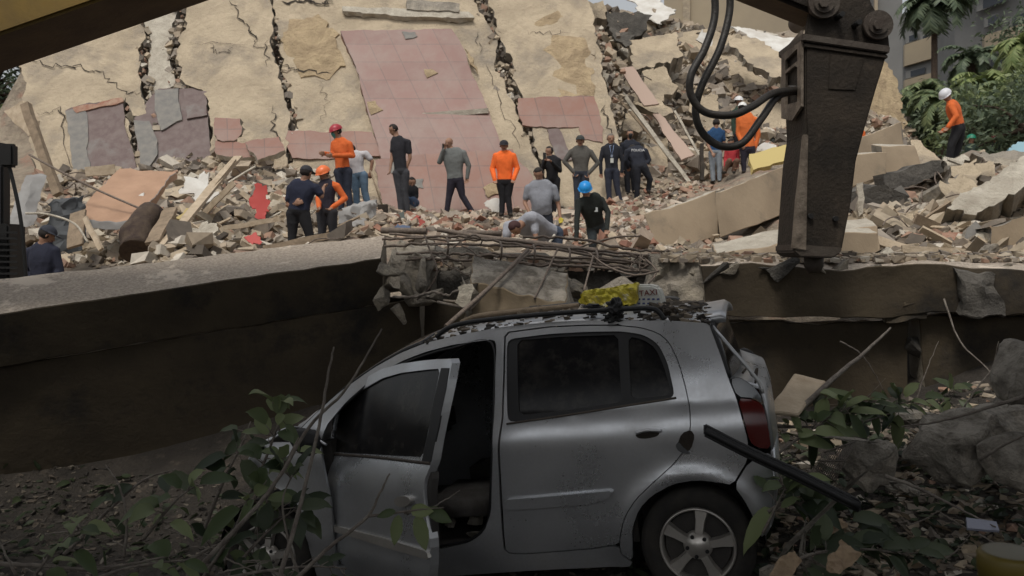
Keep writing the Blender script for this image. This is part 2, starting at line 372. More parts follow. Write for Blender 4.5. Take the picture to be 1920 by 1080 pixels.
def fine_rubble(name,n,region,sizes,mats,label,seed,Dmin=8.0,flat_=.5,lift=0):
    rnd=random.Random(seed); xs=[p[0] for p in region]; ys=[p[1] for p in region]; V=[];Fc=[];mi=[];c=0;tries=0
    while c<n and tries<n*4:
        tries+=1; x=rnd.uniform(min(xs),max(xs)); y=rnd.uniform(min(ys),max(ys))
        if not inpoly(x,y,region): continue
        q=ground_hit(x,y,Dmin)
        if q is None: continue
        for kk in range(3):
            s=rnd.uniform(*sizes)*(.5+rnd.random()**3*1.7); a=rnd.uniform(0,6.3); Rm=Matrix.Rotation(a,3,'Z')@Matrix.Rotation(rnd.uniform(-.7,.7),3,'X')@Matrix.Rotation(rnd.uniform(-.7,.7),3,'Y')
            dx,dy=rnd.gauss(0,.14),rnd.gauss(0,.2); L=rnd.choice((1,1,1.6,3)); b=len(V); cz=hz(q.x+dx,q.y+dy)+lift+s*.1
            for i in range(8):
                p=Vector(((i&1)-.5,((i>>1)&1)-.5,((i>>2)&1)-.5)); p=Vector((p.x*L*rnd.uniform(.6,1),p.y*rnd.uniform(.6,1),p.z*rnd.uniform(.3,1)*flat_*1.5)); V.append(Rm@(p*s)+Vector((q.x+dx,q.y+dy,cz)))
            Fc+=[(b+0,b+2,b+3,b+1),(b+4,b+5,b+7,b+6),(b+0,b+1,b+5,b+4),(b+2,b+6,b+7,b+3),(b+0,b+4,b+6,b+2),(b+1,b+3,b+7,b+5)]
            k=rnd.choice(range(len(mats))); mi+=[k]*6
        c+=1
    o=mesh_obj(name,V,Fc,mats,mi=mi); return tag(o,label,'rubble',kind='stuff')
def islandmat(name,cols,rough=.95):
    m,t,bs=nodes(name); N=t.nodes.new; L=t.links.new
    g=N('ShaderNodeNewGeometry'); cr=N('ShaderNodeValToRGB'); cr.color_ramp.interpolation='CONSTANT'; L(g.outputs['Random Per Island'],cr.inputs[0])
    e=cr.color_ramp.elements; e[0].position=0; e[0].color=(*cols[0],1); e[1].position=1/len(cols); e[1].color=(*cols[1],1)
    for i in range(2,len(cols)):
        x=e.new(i/len(cols)); x.color=(*cols[i],1)
    tc=N('ShaderNodeTexCoord'); n=N('ShaderNodeTexNoise'); n.inputs['Scale'].default_value=12; n.inputs['Detail'].default_value=6; L(tc.outputs['Object'],n.inputs['Vector'])
    mr=N('ShaderNodeMapRange'); mr.inputs[3].default_value=.6; mr.inputs[4].default_value=1.25; L(n.outputs['Fac'],mr.inputs[0])
    mx=N('ShaderNodeMix'); mx.data_type='RGBA'; mx.blend_type='MULTIPLY'; mx.inputs[0].default_value=1; L(cr.outputs[0],mx.inputs[6]); L(mr.outputs[0],mx.inputs[7]); L(mx.outputs[2],bs.inputs['Base Color'])
    bs.inputs['Roughness'].default_value=rough; return m
M['bits']=islandmat('rubble_bits',[(.44,.36,.26),(.30,.25,.19),(.38,.31,.23),(.17,.145,.12),(.33,.285,.235),(.33,.21,.15),(.55,.50,.42),(.22,.18,.14),(.36,.30,.22),(.12,.10,.08),(.40,.34,.26)])
M['bits_brick']=islandmat('rubble_bits_brick',[(.44,.35,.26),(.31,.16,.11),(.38,.28,.21),(.25,.13,.095),(.50,.43,.35),(.30,.24,.19),(.40,.32,.25),(.52,.44,.36)])
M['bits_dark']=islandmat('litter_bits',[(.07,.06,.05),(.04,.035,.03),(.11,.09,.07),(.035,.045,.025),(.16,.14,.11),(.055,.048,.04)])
# ---------------------------------------------------------------- the collapsed wall
wn=Vector((0,-1,.58)).normalized(); WP=plane_from(Vector((0,20,2.74)),wn)
def wall_plane(off=0,yaw=0,extra=0):
    n=Matrix.Rotation(R(yaw),3,'Z')@Vector((0,-1,.58+extra)).normalized(); return plane_from(Vector((0,20,2.74))+wn*off,n)
def gridmat(name,c1,c2,mortar,sx,sy,rot=0,rough=.45):
    m,t,b=nodes(name); N=t.nodes.new; L=t.links.new
    tc=N('ShaderNodeTexCoord'); mp=N('ShaderNodeMapping'); mp.inputs['Rotation'].default_value=(R(-59.9),0,0); L(tc.outputs['Object'],mp.inputs['Vector'])
    sh=N('ShaderNodeSeparateXYZ'); L(mp.outputs[0],sh.inputs[0])
    # shear the tile grid the way the storey racked over
    ma=N('ShaderNodeMath'); ma.operation='MULTIPLY_ADD'; ma.inputs[1].default_value=rot; L(sh.outputs['Y'],ma.inputs[0]); L(sh.outputs['X'],ma.inputs[2])
    cb=N('ShaderNodeCombineXYZ'); L(ma.outputs[0],cb.inputs[0]); L(sh.outputs['Y'],cb.inputs[1])
    br=N('ShaderNodeTexBrick'); br.offset=0; br.inputs['Color1'].default_value=(*c1,1); br.inputs['Color2'].default_value=(*c2,1); br.inputs['Mortar'].default_value=(*mortar,1)
    br.inputs['Scale'].default_value=1; br.inputs['Mortar Size'].default_value=.012; br.inputs['Brick Width'].default_value=sx; br.inputs['Row Height'].default_value=sy; L(cb.outputs[0],br.inputs['Vector'])
    n=N('ShaderNodeTexNoise'); n.inputs['Scale'].default_value=.8; n.inputs['Detail'].default_value=7; n.inputs['Roughness'].default_value=.7; L(tc.outputs['Object'],n.inputs['Vector'])
    mr=N('ShaderNodeMapRange'); mr.inputs[1].default_value=.40; mr.inputs[2].default_value=.66; mr.inputs[4].default_value=.75; L(n.outputs['Fac'],mr.inputs[0])
    mx=N('ShaderNodeMix'); mx.data_type='RGBA'; L(mr.outputs[0],mx.inputs[0]); L(br.outputs[0],mx.inputs[6]); mx.inputs[7].default_value=(.245,.175,.145,1)
    L(mx.outputs[2],b.inputs['Base Color']); b.inputs['Roughness'].default_value=rough
    return m
M['tile_red']=gridmat('tile_red',(.215,.10,.078),(.175,.08,.062),(.12,.062,.05),.62,.62,.42,.5)
M['tile_red_b']=gridmat('tile_red_low',(.235,.105,.07),(.185,.083,.058),(.12,.062,.048),.62,.62,.2,.55)
rubble_back=mat('wall_core',(.10,.085,.07),.98,bump=.5)
def wall(label,poly,off=0,mats=None,th=.28,jit=.07,seed=1,rough=.035,yaw=0,rs=.8,step=.28):
    o=slab('wall_slab',poly,wall_plane(off,yaw),th,mats or [M['plaster'],M['concrete']],jit=jit,step=step,rough=rough,rs=rs,seed=seed,smooth=True,rimmat=1)
    return tag(o,label,'wall slab','slabs of the collapsed house wall')
def tilepatch(parent,name,poly,m,off,label=None,jit=.03,th=.05,seed=3,rough=0):
    o=slab(name,poly,wall_plane(off),th,m,parent=parent,jit=jit,step=.3,rough=rough,seed=seed); 
    if label: o['label']=label
    return o
w1=wall('leftmost plaster wall slab with a dark tiled patch low on it',[(22,85),(30,-160),(238,-160),(246,0),(262,40),(268,72),(255,95),(266,140),(275,185),(270,215),(246,216),(240,182),(228,200),(236,240),(250,300),(262,380),(75,380),(58,200)],0,seed=1)
tilepatch(w1,'tile_patch',[(122,206),(168,192),(228,187),(240,250),(258,322),(140,330)],M['tile_dark'],.05,'dark maroon tile patch')
tilepatch(w1,'mortar_patch',[(122,208),(160,200),(170,330),(140,332)],M['tile_grey'],.075,'bare grey mortar strip')
o=tilepatch(w1,'brick_edge',[(135,203),(225,183),(229,192),(140,212)],M['brick'],.09,None,jit=.05)
w2=wall('narrow bare grey concrete column strip between two wide cracks',[(256,-160),(345,-160),(338,0),(322,50),(318,105),(330,160),(300,170),(290,200),(296,262),(300,270),(282,180),(272,120),(276,80),(272,40),(258,0)],-.12,[M['concrete_light'],M['concrete']],seed=2,jit=.05)
w3=wall('cracked pale plaster slab standing left of the long vertical crack',[(362,-160),(500,-160),(508,0),(510,50),(519,110),(524,150),(534,200),(543,245),(535,300),(545,380),(392,380),(390,300),(392,190),(380,165),(345,160),(332,120),(330,90),(348,50),(356,10)],.06,seed=3)
wt=wall('grey and maroon tiled wall piece below the grey column',[(250,222),(300,165),(388,165),(392,240),(402,320),(395,390),(268,390),(262,300)],.0,[M['tile_dark'],M['concrete']],seed=4,jit=.03,rough=.01)
tilepatch(wt,'tile_patch',[(290,168),(335,166),(340,225),(300,245)],M['tile_grey'],.05,'bare grey mortar patch')
tilepatch(wt,'tile_patch',[(252,226),(284,226),(296,290),(270,330),(258,270)],M['tile_grey'],.06,'bare grey mortar patch')
tilepatch(wt,'tile_patch',[(344,168),(386,170),(386,215),(350,222)],M['tile_dark'],.06)
w4=wall('largest leaning plaster slab carrying the big red tiled panel',[(522,-160),(870,-160),(886,0),(912,45),(938,130),(962,190),(985,255),(1004,305),(1025,420),(560,420),(552,300),(556,250),(544,195),(534,148),(530,105),(520,50),(516,0)],0,seed=5,rough=.05)
tilepatch(w4,'tiled_panel',[(640,57),(846,54),(868,90),(884,140),(916,205),(960,330),(975,420),(745,420),(722,330),(700,240),(672,140)],[M['tile_red']],.16,'large red tiled panel',jit=0.02,th=.16,rough=.012)
tilepatch(w4,'tile_band',[(528,243),(600,247),(698,246),(718,292),(640,298),(548,296)],[M['tile_red_b']],.07,'low band of red tiles')
tilepatch(w4,'tile_band',[(700,300),(760,292),(960,280),(1000,330),(1010,420),(730,420)],[M['tile_red_b']],.215,'lower red tile field',jit=.04,th=.05)
for i_,q_ in enumerate([[(752,60),(778,58),(782,70),(758,74)],[(690,190),(706,186),(716,204),(700,212)],[(846,296),(868,290),(876,304),(856,314)],[(905,352),(926,346),(936,366),(912,372)],[(770,336),(792,334),(796,352),(776,356)],[(868,92),(884,112),(892,142),(880,120)],[(730,300),(744,296),(752,316),(738,322)],[(800,128),(816,124),(824,136),(808,142)]]): tilepatch(w4,'missing_tile_patch',q_,M['plaster_rough'] if i_%2 else M['tile_grey'],.245 if q_[0][1]>280 else .185,'patch where tiles broke away',jit=.06,th=.05,rough=.02)
tilepatch(w4,'bare_plaster',[(528,40),(600,28),(640,60),(650,120),(620,145),(560,140),(540,110)],[M['plaster_rough']],.03,'rough patch of bare render',jit=.12,rough=.06)
tilepatch(w4,'ledge',[(640,12),(880,22),(890,34),(740,30),(642,20)],[M['concrete_light']],.16,'broken ledge strip',jit=.03,th=.15)
tilepatch(w4,'ledge',[(760,0),(862,6),(862,22),(760,18)],[M['concrete']],.2,'broken ledge strip',jit=.03,th=.12)
w5=wall('plaster slab with a red tile band right of the diagonal crack',[(902,-40),(960,-160),(1095,-160),(1108,0),(1116,60),(1128,130),(1146,190),(1160,290),(1172,400),(1040,400),(1018,300),(996,240),(974,180),(956,125),(932,50)],.05,seed=7,rough=.05)
tilepatch(w5,'bare_plaster',[(972,70),(1030,25),(1095,45),(1110,95),(1125,175),(1060,185),(985,178)],[M['plaster_rough']],.04,'rough patch of bare render',jit=.12,rough=.07)
tilepatch(w5,'tile_band',[(974,183),(1118,180),(1132,268),(1096,262),(1086,238),(984,236)],[M['tile_red_b']],.09,'red tile band',jit=.05)
tilepatch(w5,'tile_patch',[(1028,242),(1052,240),(1072,300),(1040,300)],[M['tile_dark']],.085)
# loose tiled wall pieces at the wall foot, each its own thing
def loose(label,poly,D,mats,th=.15,lean=.5,yaw=0,jit=.03,cat='wall piece',name='wall_piece',seed=5,rough=.02,group=None,step=.2,rimmat=0,rs=1.2):
    cx=sum(p[0] for p in poly)/len(poly); cy=sum(p[1] for p in poly)/len(poly)
    n=Matrix.Rotation(R(yaw),3,'Z')@Vector((0,-1,lean)).normalized()
    o=slab(name,poly,plane_from(P(cx,cy,D),n),th,mats,jit=jit,step=step,rough=rough,seed=seed,rimmat=rimmat,rs=rs,smooth=True); return tag(o,label,cat,group)
loose('small square of red tiles leaning at the wall foot',[(404,220),(450,222),(452,250),(438,264),(405,262)],20.1,[M['tile_red_b'],M['concrete']],lean=.6,rimmat=1)
loose('pale red tiled slab lying below the small red square',[(406,262),(462,268),(470,296),(408,290)],19.8,[M['tile_red_b'],M['concrete_light']],lean=.9,rimmat=1)
loose('tilted tiled slab with raised corner left of the red helmet man',[(462,264),(522,256),(532,282),(482,300)],19.6,[M['tile_red_b'],M['concrete_light']],lean=.8,rimmat=1)
# cracks scratched into the faces: thin dark fissures as grooves (children of their slab)
def fissure(parent,pts,wd,off=.012,seed=0,bx=0):
    pl=wall_plane(off+.03); p0,u,v,n=pl
    if n.dot(p0-Vector((0,0,CAMZ)))>0: n=-n
    rnd=random.Random(seed); q=[]
    base=[px2plane(pl,*p) for p in pts]; wd=wd*.62
    for i in range(len(base)-1):
        for k in range(8):
            t=k/8; q.append((base[i][0]*(1-t)+base[i+1][0]*t+rnd.gauss(0,.05),base[i][1]*(1-t)+base[i+1][1]*t+rnd.gauss(0,.05)))
    q.append(base[-1]); L=[];Rr=[];n_=len(q)
    for i,(a,b) in enumerate(q):
        w_=wd*(math.sin(math.pi*min(1,(i+.6)/n_))**.5)*rnd.uniform(.4,1.4); t=Vector(q[min(i+1,n_-1)])-Vector(q[max(i-1,0)]); nn=Vector((-t.y,t.x)).normalized()*w_/2
        L.append((a+nn.x,b+nn.y)); Rr.append((a-nn.x,b-nn.y))
    V=[];Fc=[]
    for (a,b) in L+Rr: V.append(p0+u*a+v*b-parent.location)
    for (a,b) in L+Rr: V.append(p0+u*a+v*b-n*.05-parent.location)
    for i in range(n_-1): Fc.append((i,i+1,n_+i+1,n_+i))
    return mesh_obj('crack',V,Fc,M['crack'],parent)
M['crack']=mat('crack_void',(.045,.036,.028),1,bump=0)
for i,(p,pts,wd) in enumerate([(w1,[(28,102),(90,122),(150,125),(190,140),(240,175),(262,170)],.05),(w1,[(62,214),(110,207),(125,230)],.03),(w1,[(130,320),(118,215),(108,206)],.03),
  (w3,[(430,0),(450,30),(475,60),(482,84),(520,78)],.06),(w3,[(395,80),(398,95),(425,97),(436,88)],.03),(w3,[(355,75),(460,84)],.02),(w3,[(500,120),(502,75)],.04),(w3,[(512,200),(514,240),(525,270)],.06),
  (w4,[(526,8),(560,4),(600,6),(622,5)],.16),(w4,[(530,124),(560,130),(620,138)],.08),(w4,[(915,120),(940,200),(975,280)],.03),(w4,[(600,150),(610,190),(606,230)],.02),(w4,[(905,100),(890,60)],.03),
  (w5,[(990,60),(1020,62),(1070,60)],.03),(w5,[(1130,200),(1140,225),(1150,280)],.06)]):
    fissure(p,pts,wd,off=(.0,.06,.0,.05,-.12)[[w1,w3,w4,w5,w2].index(p)],seed=i)
def crack_fill(lines,label,seed):
    rnd=random.Random(seed); p0,u,v,n=wall_plane(0)
    if n.dot(p0-Vector((0,0,CAMZ)))>0: n=-n
    V=[];Fc=[]
    for pts,wd,cnt in lines:
        q=[px2plane((p0,u,v,n),*p) for p in pts]
        for i in range(cnt):
            t=rnd.random()*(len(q)-1); j=int(t); f=t-j; a=q[j][0]*(1-f)+q[j+1][0]*f+rnd.gauss(0,wd); b=q[j][1]*(1-f)+q[j+1][1]*f; s=.03+rnd.random()**3*.17; c=p0+u*a+v*b+n*rnd.uniform(-.28,-.02); k=len(V)
            Rm=Matrix.Rotation(rnd.uniform(0,6.3),3,n)@Matrix.Rotation(rnd.uniform(-1,1),3,u)
            for i8 in range(8): V.append(c+Rm@(Vector((((i8&1)-.5)*rnd.uniform(.5,1.2),(((i8>>1)&1)-.5)*rnd.uniform(.5,1),(((i8>>2)&1)-.5)*rnd.uniform(.6,1.7)))*s))
            Fc+=[(k+0,k+2,k+3,k+1),(k+4,k+5,k+7,k+6),(k+0,k+1,k+5,k+4),(k+2,k+6,k+7,k+3),(k+0,k+4,k+6,k+2),(k+1,k+3,k+7,k+5)]
    o=mesh_obj('crack_rubble',V,Fc,M['bits']); tag(o,label,'rubble',kind='stuff')
crack_fill([([(247,-60),(256,20),(272,75),(262,110),(285,190),(296,262)],.10,170),([(350,-60),(340,30),(322,95),(332,150),(345,165)],.13,170),([(514,-40),(520,60),(530,130),(545,200),(556,250)],.09,150),([(892,-20),(922,50),(948,130),(970,190),(1005,290)],.16,260),([(228,195),(245,240),(262,300),(268,330)],.06,60),([(1116,30),(1134,120),(1150,190),(1160,280)],.25,180)],'crumbled render and brick bits filling the wide cracks of the wall',5)
# ---------------------------------------------------------------- slabs on the heap right of the wall
HS=[('thick flat slab lying across the heap right of the wall',[(1176,76),(1270,60),(1284,104),(1256,116),(1192,132)],26.5,.9,.55,0,'plaster'),
('square plaster block below the flat slab on the heap',[(1204,134),(1250,120),(1274,164),(1232,188),(1212,170)],25.6,.5,.5,10,'plaster'),
('pointed plaster shard beside the wall end',[(1104,108),(1122,106),(1152,136),(1136,162)],23.5,.5,.12,-25,'concrete_light'),
('broad cracked wall face high behind the rubber hoses',[(1268,62),(1330,52),(1374,70),(1404,130),(1478,185),(1484,292),(1400,296),(1300,268),(1276,160)],28,.6,.4,0,'plaster'),
('pale tilted slab left of the breaker top',[(1360,82),(1402,62),(1482,112),(1486,152),(1440,142)],26.5,1.1,.25,0,'plaster'),
('jagged dark burnt chunk near the top of the heap',[(1128,18),(1165,22),(1222,30),(1212,58),(1190,78),(1150,64)],28,.2,.8,15,'concrete_dark'),
('dark crumpled panel under the burnt chunk',[(1132,52),(1190,68),(1178,86),(1148,76)],27,.6,.1,0,'concrete_dark'),
('pale slab at the heap top left of the burnt chunk',[(1090,0),(1130,6),(1136,34),(1104,36)],26,.6,.3,-10,'plaster'),
('tall leaning slab of rough wall right of the breaker',[(1590,250),(1604,150),(1655,118),(1668,130),(1684,175),(1700,222),(1690,246),(1640,262)],29,.45,.6,18,'plaster_rough'),
('flat pale slab below the hose loop',[(1196,196),(1226,188),(1262,206),(1240,216)],24,.8,.2,0,'plaster'),
('grey slab leaning under the hoses',[(1290,180),(1345,176),(1352,250),(1300,255)],25.5,.4,.3,-8,'plaster'),
('cracked beige slab behind the orange jacket at the beam',[(1405,200),(1450,180),(1500,215),(1500,292),(1420,292)],25.8,.5,.3,8,'plaster'),
('small beige block left of the police vest',[(1170,200),(1200,205),(1204,240),(1172,244)],23.4,.4,.4,0,'plaster'),
('rounded beige block right of the police vest',[(1212,272),(1240,270),(1246,312),(1218,318)],22.8,.4,.4,12,'plaster'),
('dusty white sheet at the top right of the heap',[(1368,50),(1420,58),(1482,72),(1482,100),(1436,104),(1400,76)],30,1.6,.06,0,'white'),
('white torn sheet at the summit of the heap',[(1180,-6),(1220,-14),(1262,20),(1240,44),(1200,22)],30,1.2,.06,0,'white'),
('small crumpled white panel between the hoses',[(1312,60),(1334,66),(1330,90),(1308,78)],27,.4,.05,0,'white')]
M['white']=mat('white_board',(.66,.65,.61),.85,col2=(.5,.47,.42),scale=2,bump=.4)
for i,(lb,poly,D,lean,th,yaw,mk) in enumerate(HS):
    loose(lb,poly,D,[M[mk],M['concrete'] if mk.startswith('plaster') else M[mk]],th=th,lean=lean,yaw=yaw,jit=.1,name='concrete_slab' if mk!='white' else 'white_sheet',cat='concrete slab' if mk!='white' else 'sheet',seed=20+i,rough=.05,group=None,rimmat=1,step=.22)
loose('long pale pink board sliding down the heap',[(1162,128),(1186,124),(1236,194),(1208,198)],23.2,[M['pink'] if 'pink' in M else flat('pink_board',(.42,.31,.25))],th=.06,lean=.6,yaw=-10,jit=.01,name='board',cat='board',rough=.01)
loose('lower pink and red board below the first pink board',[(1224,214),(1238,214),(1302,290),(1278,300)],22.8,[flat('pink_board',(.42,.31,.25))],th=.06,lean=.7,yaw=-10,jit=.02,name='board',cat='board',rough=.01)
# ---------------------------------------------------------------- long tan beams
def beam(name,pts,m,parent=None,mats=None,rough=.02,seed=0,sub=.18,jitter=.02):
    """8 corners: front-bottom-left, front-bottom-right, front-top-right, front-top-left, then the four back ones"""
    bm=bmesh.new(); v=[bm.verts.new(p) for p in pts]
    for k,f in enumerate(((0,1,2,3),(5,4,7,6),(4,0,3,7),(1,5,6,2),(3,2,6,7),(4,5,1,0))):
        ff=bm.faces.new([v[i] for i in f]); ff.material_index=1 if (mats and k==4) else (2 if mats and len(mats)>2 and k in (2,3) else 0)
    bmesh.ops.bevel(bm,geom=list(bm.edges),offset=.008,segments=1,affect='EDGES')
    for it in range(6):
        es=[e for e in bm.edges if e.calc_length()>sub]
        if not es: break
        bmesh.ops.subdivide_edges(bm,edges=es,cuts=1,use_grid_fill=True)
    for vv in bm.verts:
        q=vv.co*1.3+Vector((seed*5.3,0,0)); vv.co+=Vector((fbm(q),fbm(q+Vector((5,5,5))),fbm(q+Vector((9,1,2)))))*jitter
        q=vv.co*9; vv.co+=Vector((noise.noise(q),noise.noise(q+Vector((5,5,5))),noise.noise(q+Vector((1,9,3)))))*rough*.5
        q=vv.co*2.2+Vector((seed,3,1)); k_=noise.noise(q); vv.co+=Vector((0,k_*k_*rough*1.5,0)) if k_>.15 else Vector()
    ob=bm_obj(name,bm,mats or [m],parent,smooth=True,recenter=parent is None); ob.data.set_sharp_from_angle(angle=R(28)); return ob
def px_beam(f_bl,f_br,f_tr,f_tl,back,dz=0):
    fr=[P(*q) for q in (f_bl,f_br,f_tr,f_tl)]; return fr+[p+Vector(back) for p in fr]
tb=[M['beam_tan'],M['concrete_light'],M['concrete']]
o=beam('concrete_beam',px_beam((1240,478,10.6),(1352,440,11.2),(1340,358,11.3),(1205,405,10.7),(.35,.9,.12)),None,mats=tb,seed=1,jitter=.05,rough=.04); tag(o,'broken front end block of the long tan beam','concrete beam')
o=beam('concrete_beam',px_beam((1350,447,11.15),(1700,318,14.6),(1690,228,14.8),(1336,362,11.3),(.35,.8,.1)),None,mats=tb,seed=2,jitter=.03); tag(o,'long tan beam rising to the right behind the breaker','concrete beam')
o=beam('concrete_beam',px_beam((1596,352,12.2),(1660,330,12.4),(1662,284,12.5),(1606,288,12.3),(.1,.8,.1)),None,mats=tb,seed=3); tag(o,'short upright tan block just right of the breaker','concrete block')
o=beam('concrete_beam',px_beam((1660,335,12.9),(1728,318,13.2),(1714,272,13.3),(1652,274,13.0),(.1,.6,.1)),None,mats=tb,seed=4); tag(o,'second tan block behind the short upright one','concrete block')
o=beam('concrete_beam',px_beam((1340,540,7.9),(1652,500,8.6),(1646,422,8.8),(1340,478,8.1),(.1,.55,.12)),None,mats=tb,seed=5,jitter=.03); tag(o,'low tan beam under the breaker tip','concrete beam')
o=beam('concrete_beam',px_beam((1560,508,8.0),(1650,500,8.3),(1645,436,8.4),(1575,440,8.1),(.0,.2,.05)),None,mats=tb,seed=6); tag(o,'tan end face block right of the breaker tip','concrete block')
loose('flat yellow panel lying on the long beam',[(1408,288),(1478,270),(1490,292),(1412,320)],15.2,[flat('yellow_panel',(.50,.40,.16))],th=.08,lean=.9,yaw=0,jit=.02,name='panel',cat='panel')
loose('beige plate between tan block and climber',[(1712,262),(1724,262),(1764,298),(1740,318),(1716,300)],14.4,[M['plaster'],M['concrete']],th=.12,lean=.8,jit=.04,rimmat=1,name='concrete_slab',cat='concrete slab')
loose('long dark corrugated panel edge under the tan blocks',[(1664,326),(1760,298),(1766,322),(1700,352),(1668,352)],12.0,[M['concrete_dark']],th=.3,lean=.1,jit=.03,name='concrete_slab',cat='concrete slab')
loose('black slab in shade left of the mound',[(1590,360),(1664,346),(1700,372),(1672,392),(1592,402)],11.4,[M['concrete_dark']],th=.3,lean=-.2,jit=.03,name='concrete_slab',cat='concrete slab')
loose('thin hanging strip of pale render over the black slab',[(1609,344),(1622,342),(1621,398),(1612,404)],11.0,[M['concrete_light']],th=.06,lean=.1,jit=.02,name='wall_piece')
# ---------------------------------------------------------------- right mound
rm=random.Random(5)
def solid(label,poly,D,th,mk='plaster',lean=.5,yaw=0,cat='concrete slab',name='concrete_slab',seed=0,jit=.05,rough=.06): return loose(label,poly,D,[M[mk],M['concrete']],th=th,lean=lean,yaw=yaw,jit=jit,name=name,cat=cat,seed=seed,rough=rough,rimmat=1,step=.1,rs=2)
solid('long slanted slab at the right edge running up the mound',[(1778,392),(1800,370),(1925,288),(1990,250),(1995,300),(1900,366),(1830,402)],9.4,.42,'concrete_light',lean=.75,yaw=-12,seed=41,jit=.03)
solid('tan wall block low at the right edge',[(1858,424),(1930,405),(2010,400),(2010,492),(1866,488)],8.2,.5,'beam_tan',lean=.1,yaw=-6,seed=42,jit=.02,rough=.02)
solid('cracked beige block with rounded corner on the mound',[(1762,345),(1800,326),(1830,350),(1822,382),(1770,386)],10.8,.45,'plaster',.5,8,seed=43)
solid('beige block directly above the cracked one',[(1786,318),(1822,300),(1840,322),(1832,350),(1800,346)],11.4,.4,'plaster',.6,-8,seed=44)
solid('block at the climber\'s feet',[(1770,298),(1804,288),(1818,302),(1790,326)],12.0,.4,'concrete_light',.6,0,seed=45)
solid('flat broken block right of the climber',[(1826,312),(1860,300),(1866,334),(1840,344)],11.6,.4,'plaster',.5,10,seed=46)
solid('long mound-top slab below the green helmets',[(1818,288),(1900,280),(1930,284),(1905,318),(1862,304)],12.4,.25,'concrete',.9,0,seed=47)
solid('triangular beige lump at the mound foot',[(1658,470),(1672,462),(1712,478),(1712,498),(1650,500)],8.0,.4,'concrete_light',.5,12,seed=48)
solid('upright beige fragment left on the mound',[(1664,420),(1700,398),(1712,430),(1690,452),(1662,448)],9.8,.3,'plaster',.3,-10,seed=49)
solid('pale pointed boulder left of the tan wall block',[(1832,444),(1862,434),(1884,452),(1868,486),(1840,490)],8.3,.4,'concrete_light',.5,10,seed=50)
solid('slanted grey plank leaning on the mound',[(1812,426),(1832,414),(1838,424),(1812,486),(1798,484)],8.5,.08,'tile_grey',.4,0,cat='plank',name='plank',seed=51,jit=.01,rough=.01)
solid('reddish crumbling lump in the mound centre',[(1738,452),(1770,438),(1800,452),(1802,486),(1756,492),(1736,480)],8.8,.4,'brick',.7,0,seed=52,jit=.08,rough=.1)
# ---------------------------------------------------------------- shade: unseen slab added overhead to darken the foreground, facade added for reflected light
bm=bmesh.new(); box(bm,(0,.75,5.0),(34,5.5,.35)); 
o=bm_obj('overhanging_slab',bm,M['concrete'],recenter=True); tag(o,'concrete floor slab overhanging the street above the photographer','concrete slab')
bm=bmesh.new(); box(bm,(0,-15,2.2),(60,.4,5.6)); o=bm_obj('facade_wall',bm,mat('pale_render',(.24,.22,.20),.9,bump=0),recenter=True); tag(o,'plain grey facade across the street behind the photographer','wall')
# ---------------------------------------------------------------- near beams
FTL=P(-420,651,5.85);FTR=P(716,483,7.3);BTR=P(722,441,7.95);BTL=P(-420,572,6.35); dn=Vector((0,.17,-.40))
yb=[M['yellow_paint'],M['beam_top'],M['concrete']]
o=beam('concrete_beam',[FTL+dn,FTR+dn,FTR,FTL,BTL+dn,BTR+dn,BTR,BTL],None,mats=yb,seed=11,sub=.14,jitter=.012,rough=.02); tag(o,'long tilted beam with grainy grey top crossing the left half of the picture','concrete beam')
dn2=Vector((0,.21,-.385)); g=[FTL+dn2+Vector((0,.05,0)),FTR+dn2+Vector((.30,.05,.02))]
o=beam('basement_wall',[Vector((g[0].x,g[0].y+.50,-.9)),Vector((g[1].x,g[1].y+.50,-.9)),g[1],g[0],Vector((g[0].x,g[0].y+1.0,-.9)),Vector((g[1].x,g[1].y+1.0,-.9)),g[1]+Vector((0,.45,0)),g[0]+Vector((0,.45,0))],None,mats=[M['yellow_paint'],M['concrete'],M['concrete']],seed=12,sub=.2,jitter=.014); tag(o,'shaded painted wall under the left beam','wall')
def bxbeam(name,label,cat,f,back,mats,seed,jitter=.05,sub=.12,rough=.04):
    fr=[P(*q) for q in f]; o=beam(name,fr+[p+Vector(back) for p in fr],None,mats=mats,seed=seed,sub=sub,jitter=jitter,rough=rough); return tag(o,label,cat)
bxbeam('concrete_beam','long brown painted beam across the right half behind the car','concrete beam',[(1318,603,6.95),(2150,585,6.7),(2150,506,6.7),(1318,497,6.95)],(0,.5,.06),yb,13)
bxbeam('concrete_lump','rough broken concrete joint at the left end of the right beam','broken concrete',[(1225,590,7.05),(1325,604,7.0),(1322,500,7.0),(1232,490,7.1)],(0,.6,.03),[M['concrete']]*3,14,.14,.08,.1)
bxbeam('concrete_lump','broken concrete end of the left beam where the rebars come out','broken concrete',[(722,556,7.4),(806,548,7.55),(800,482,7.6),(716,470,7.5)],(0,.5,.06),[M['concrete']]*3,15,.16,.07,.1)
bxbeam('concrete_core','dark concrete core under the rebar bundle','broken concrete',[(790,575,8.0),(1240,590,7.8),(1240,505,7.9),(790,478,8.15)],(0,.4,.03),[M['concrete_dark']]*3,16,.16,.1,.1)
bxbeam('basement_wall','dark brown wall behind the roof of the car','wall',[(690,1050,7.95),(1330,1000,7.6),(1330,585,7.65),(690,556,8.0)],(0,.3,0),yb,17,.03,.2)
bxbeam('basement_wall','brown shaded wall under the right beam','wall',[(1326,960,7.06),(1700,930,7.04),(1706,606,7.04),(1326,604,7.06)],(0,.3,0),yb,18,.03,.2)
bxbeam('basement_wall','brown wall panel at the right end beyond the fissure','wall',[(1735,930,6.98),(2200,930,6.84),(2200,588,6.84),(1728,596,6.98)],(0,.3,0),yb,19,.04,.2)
rq=random.Random(44)
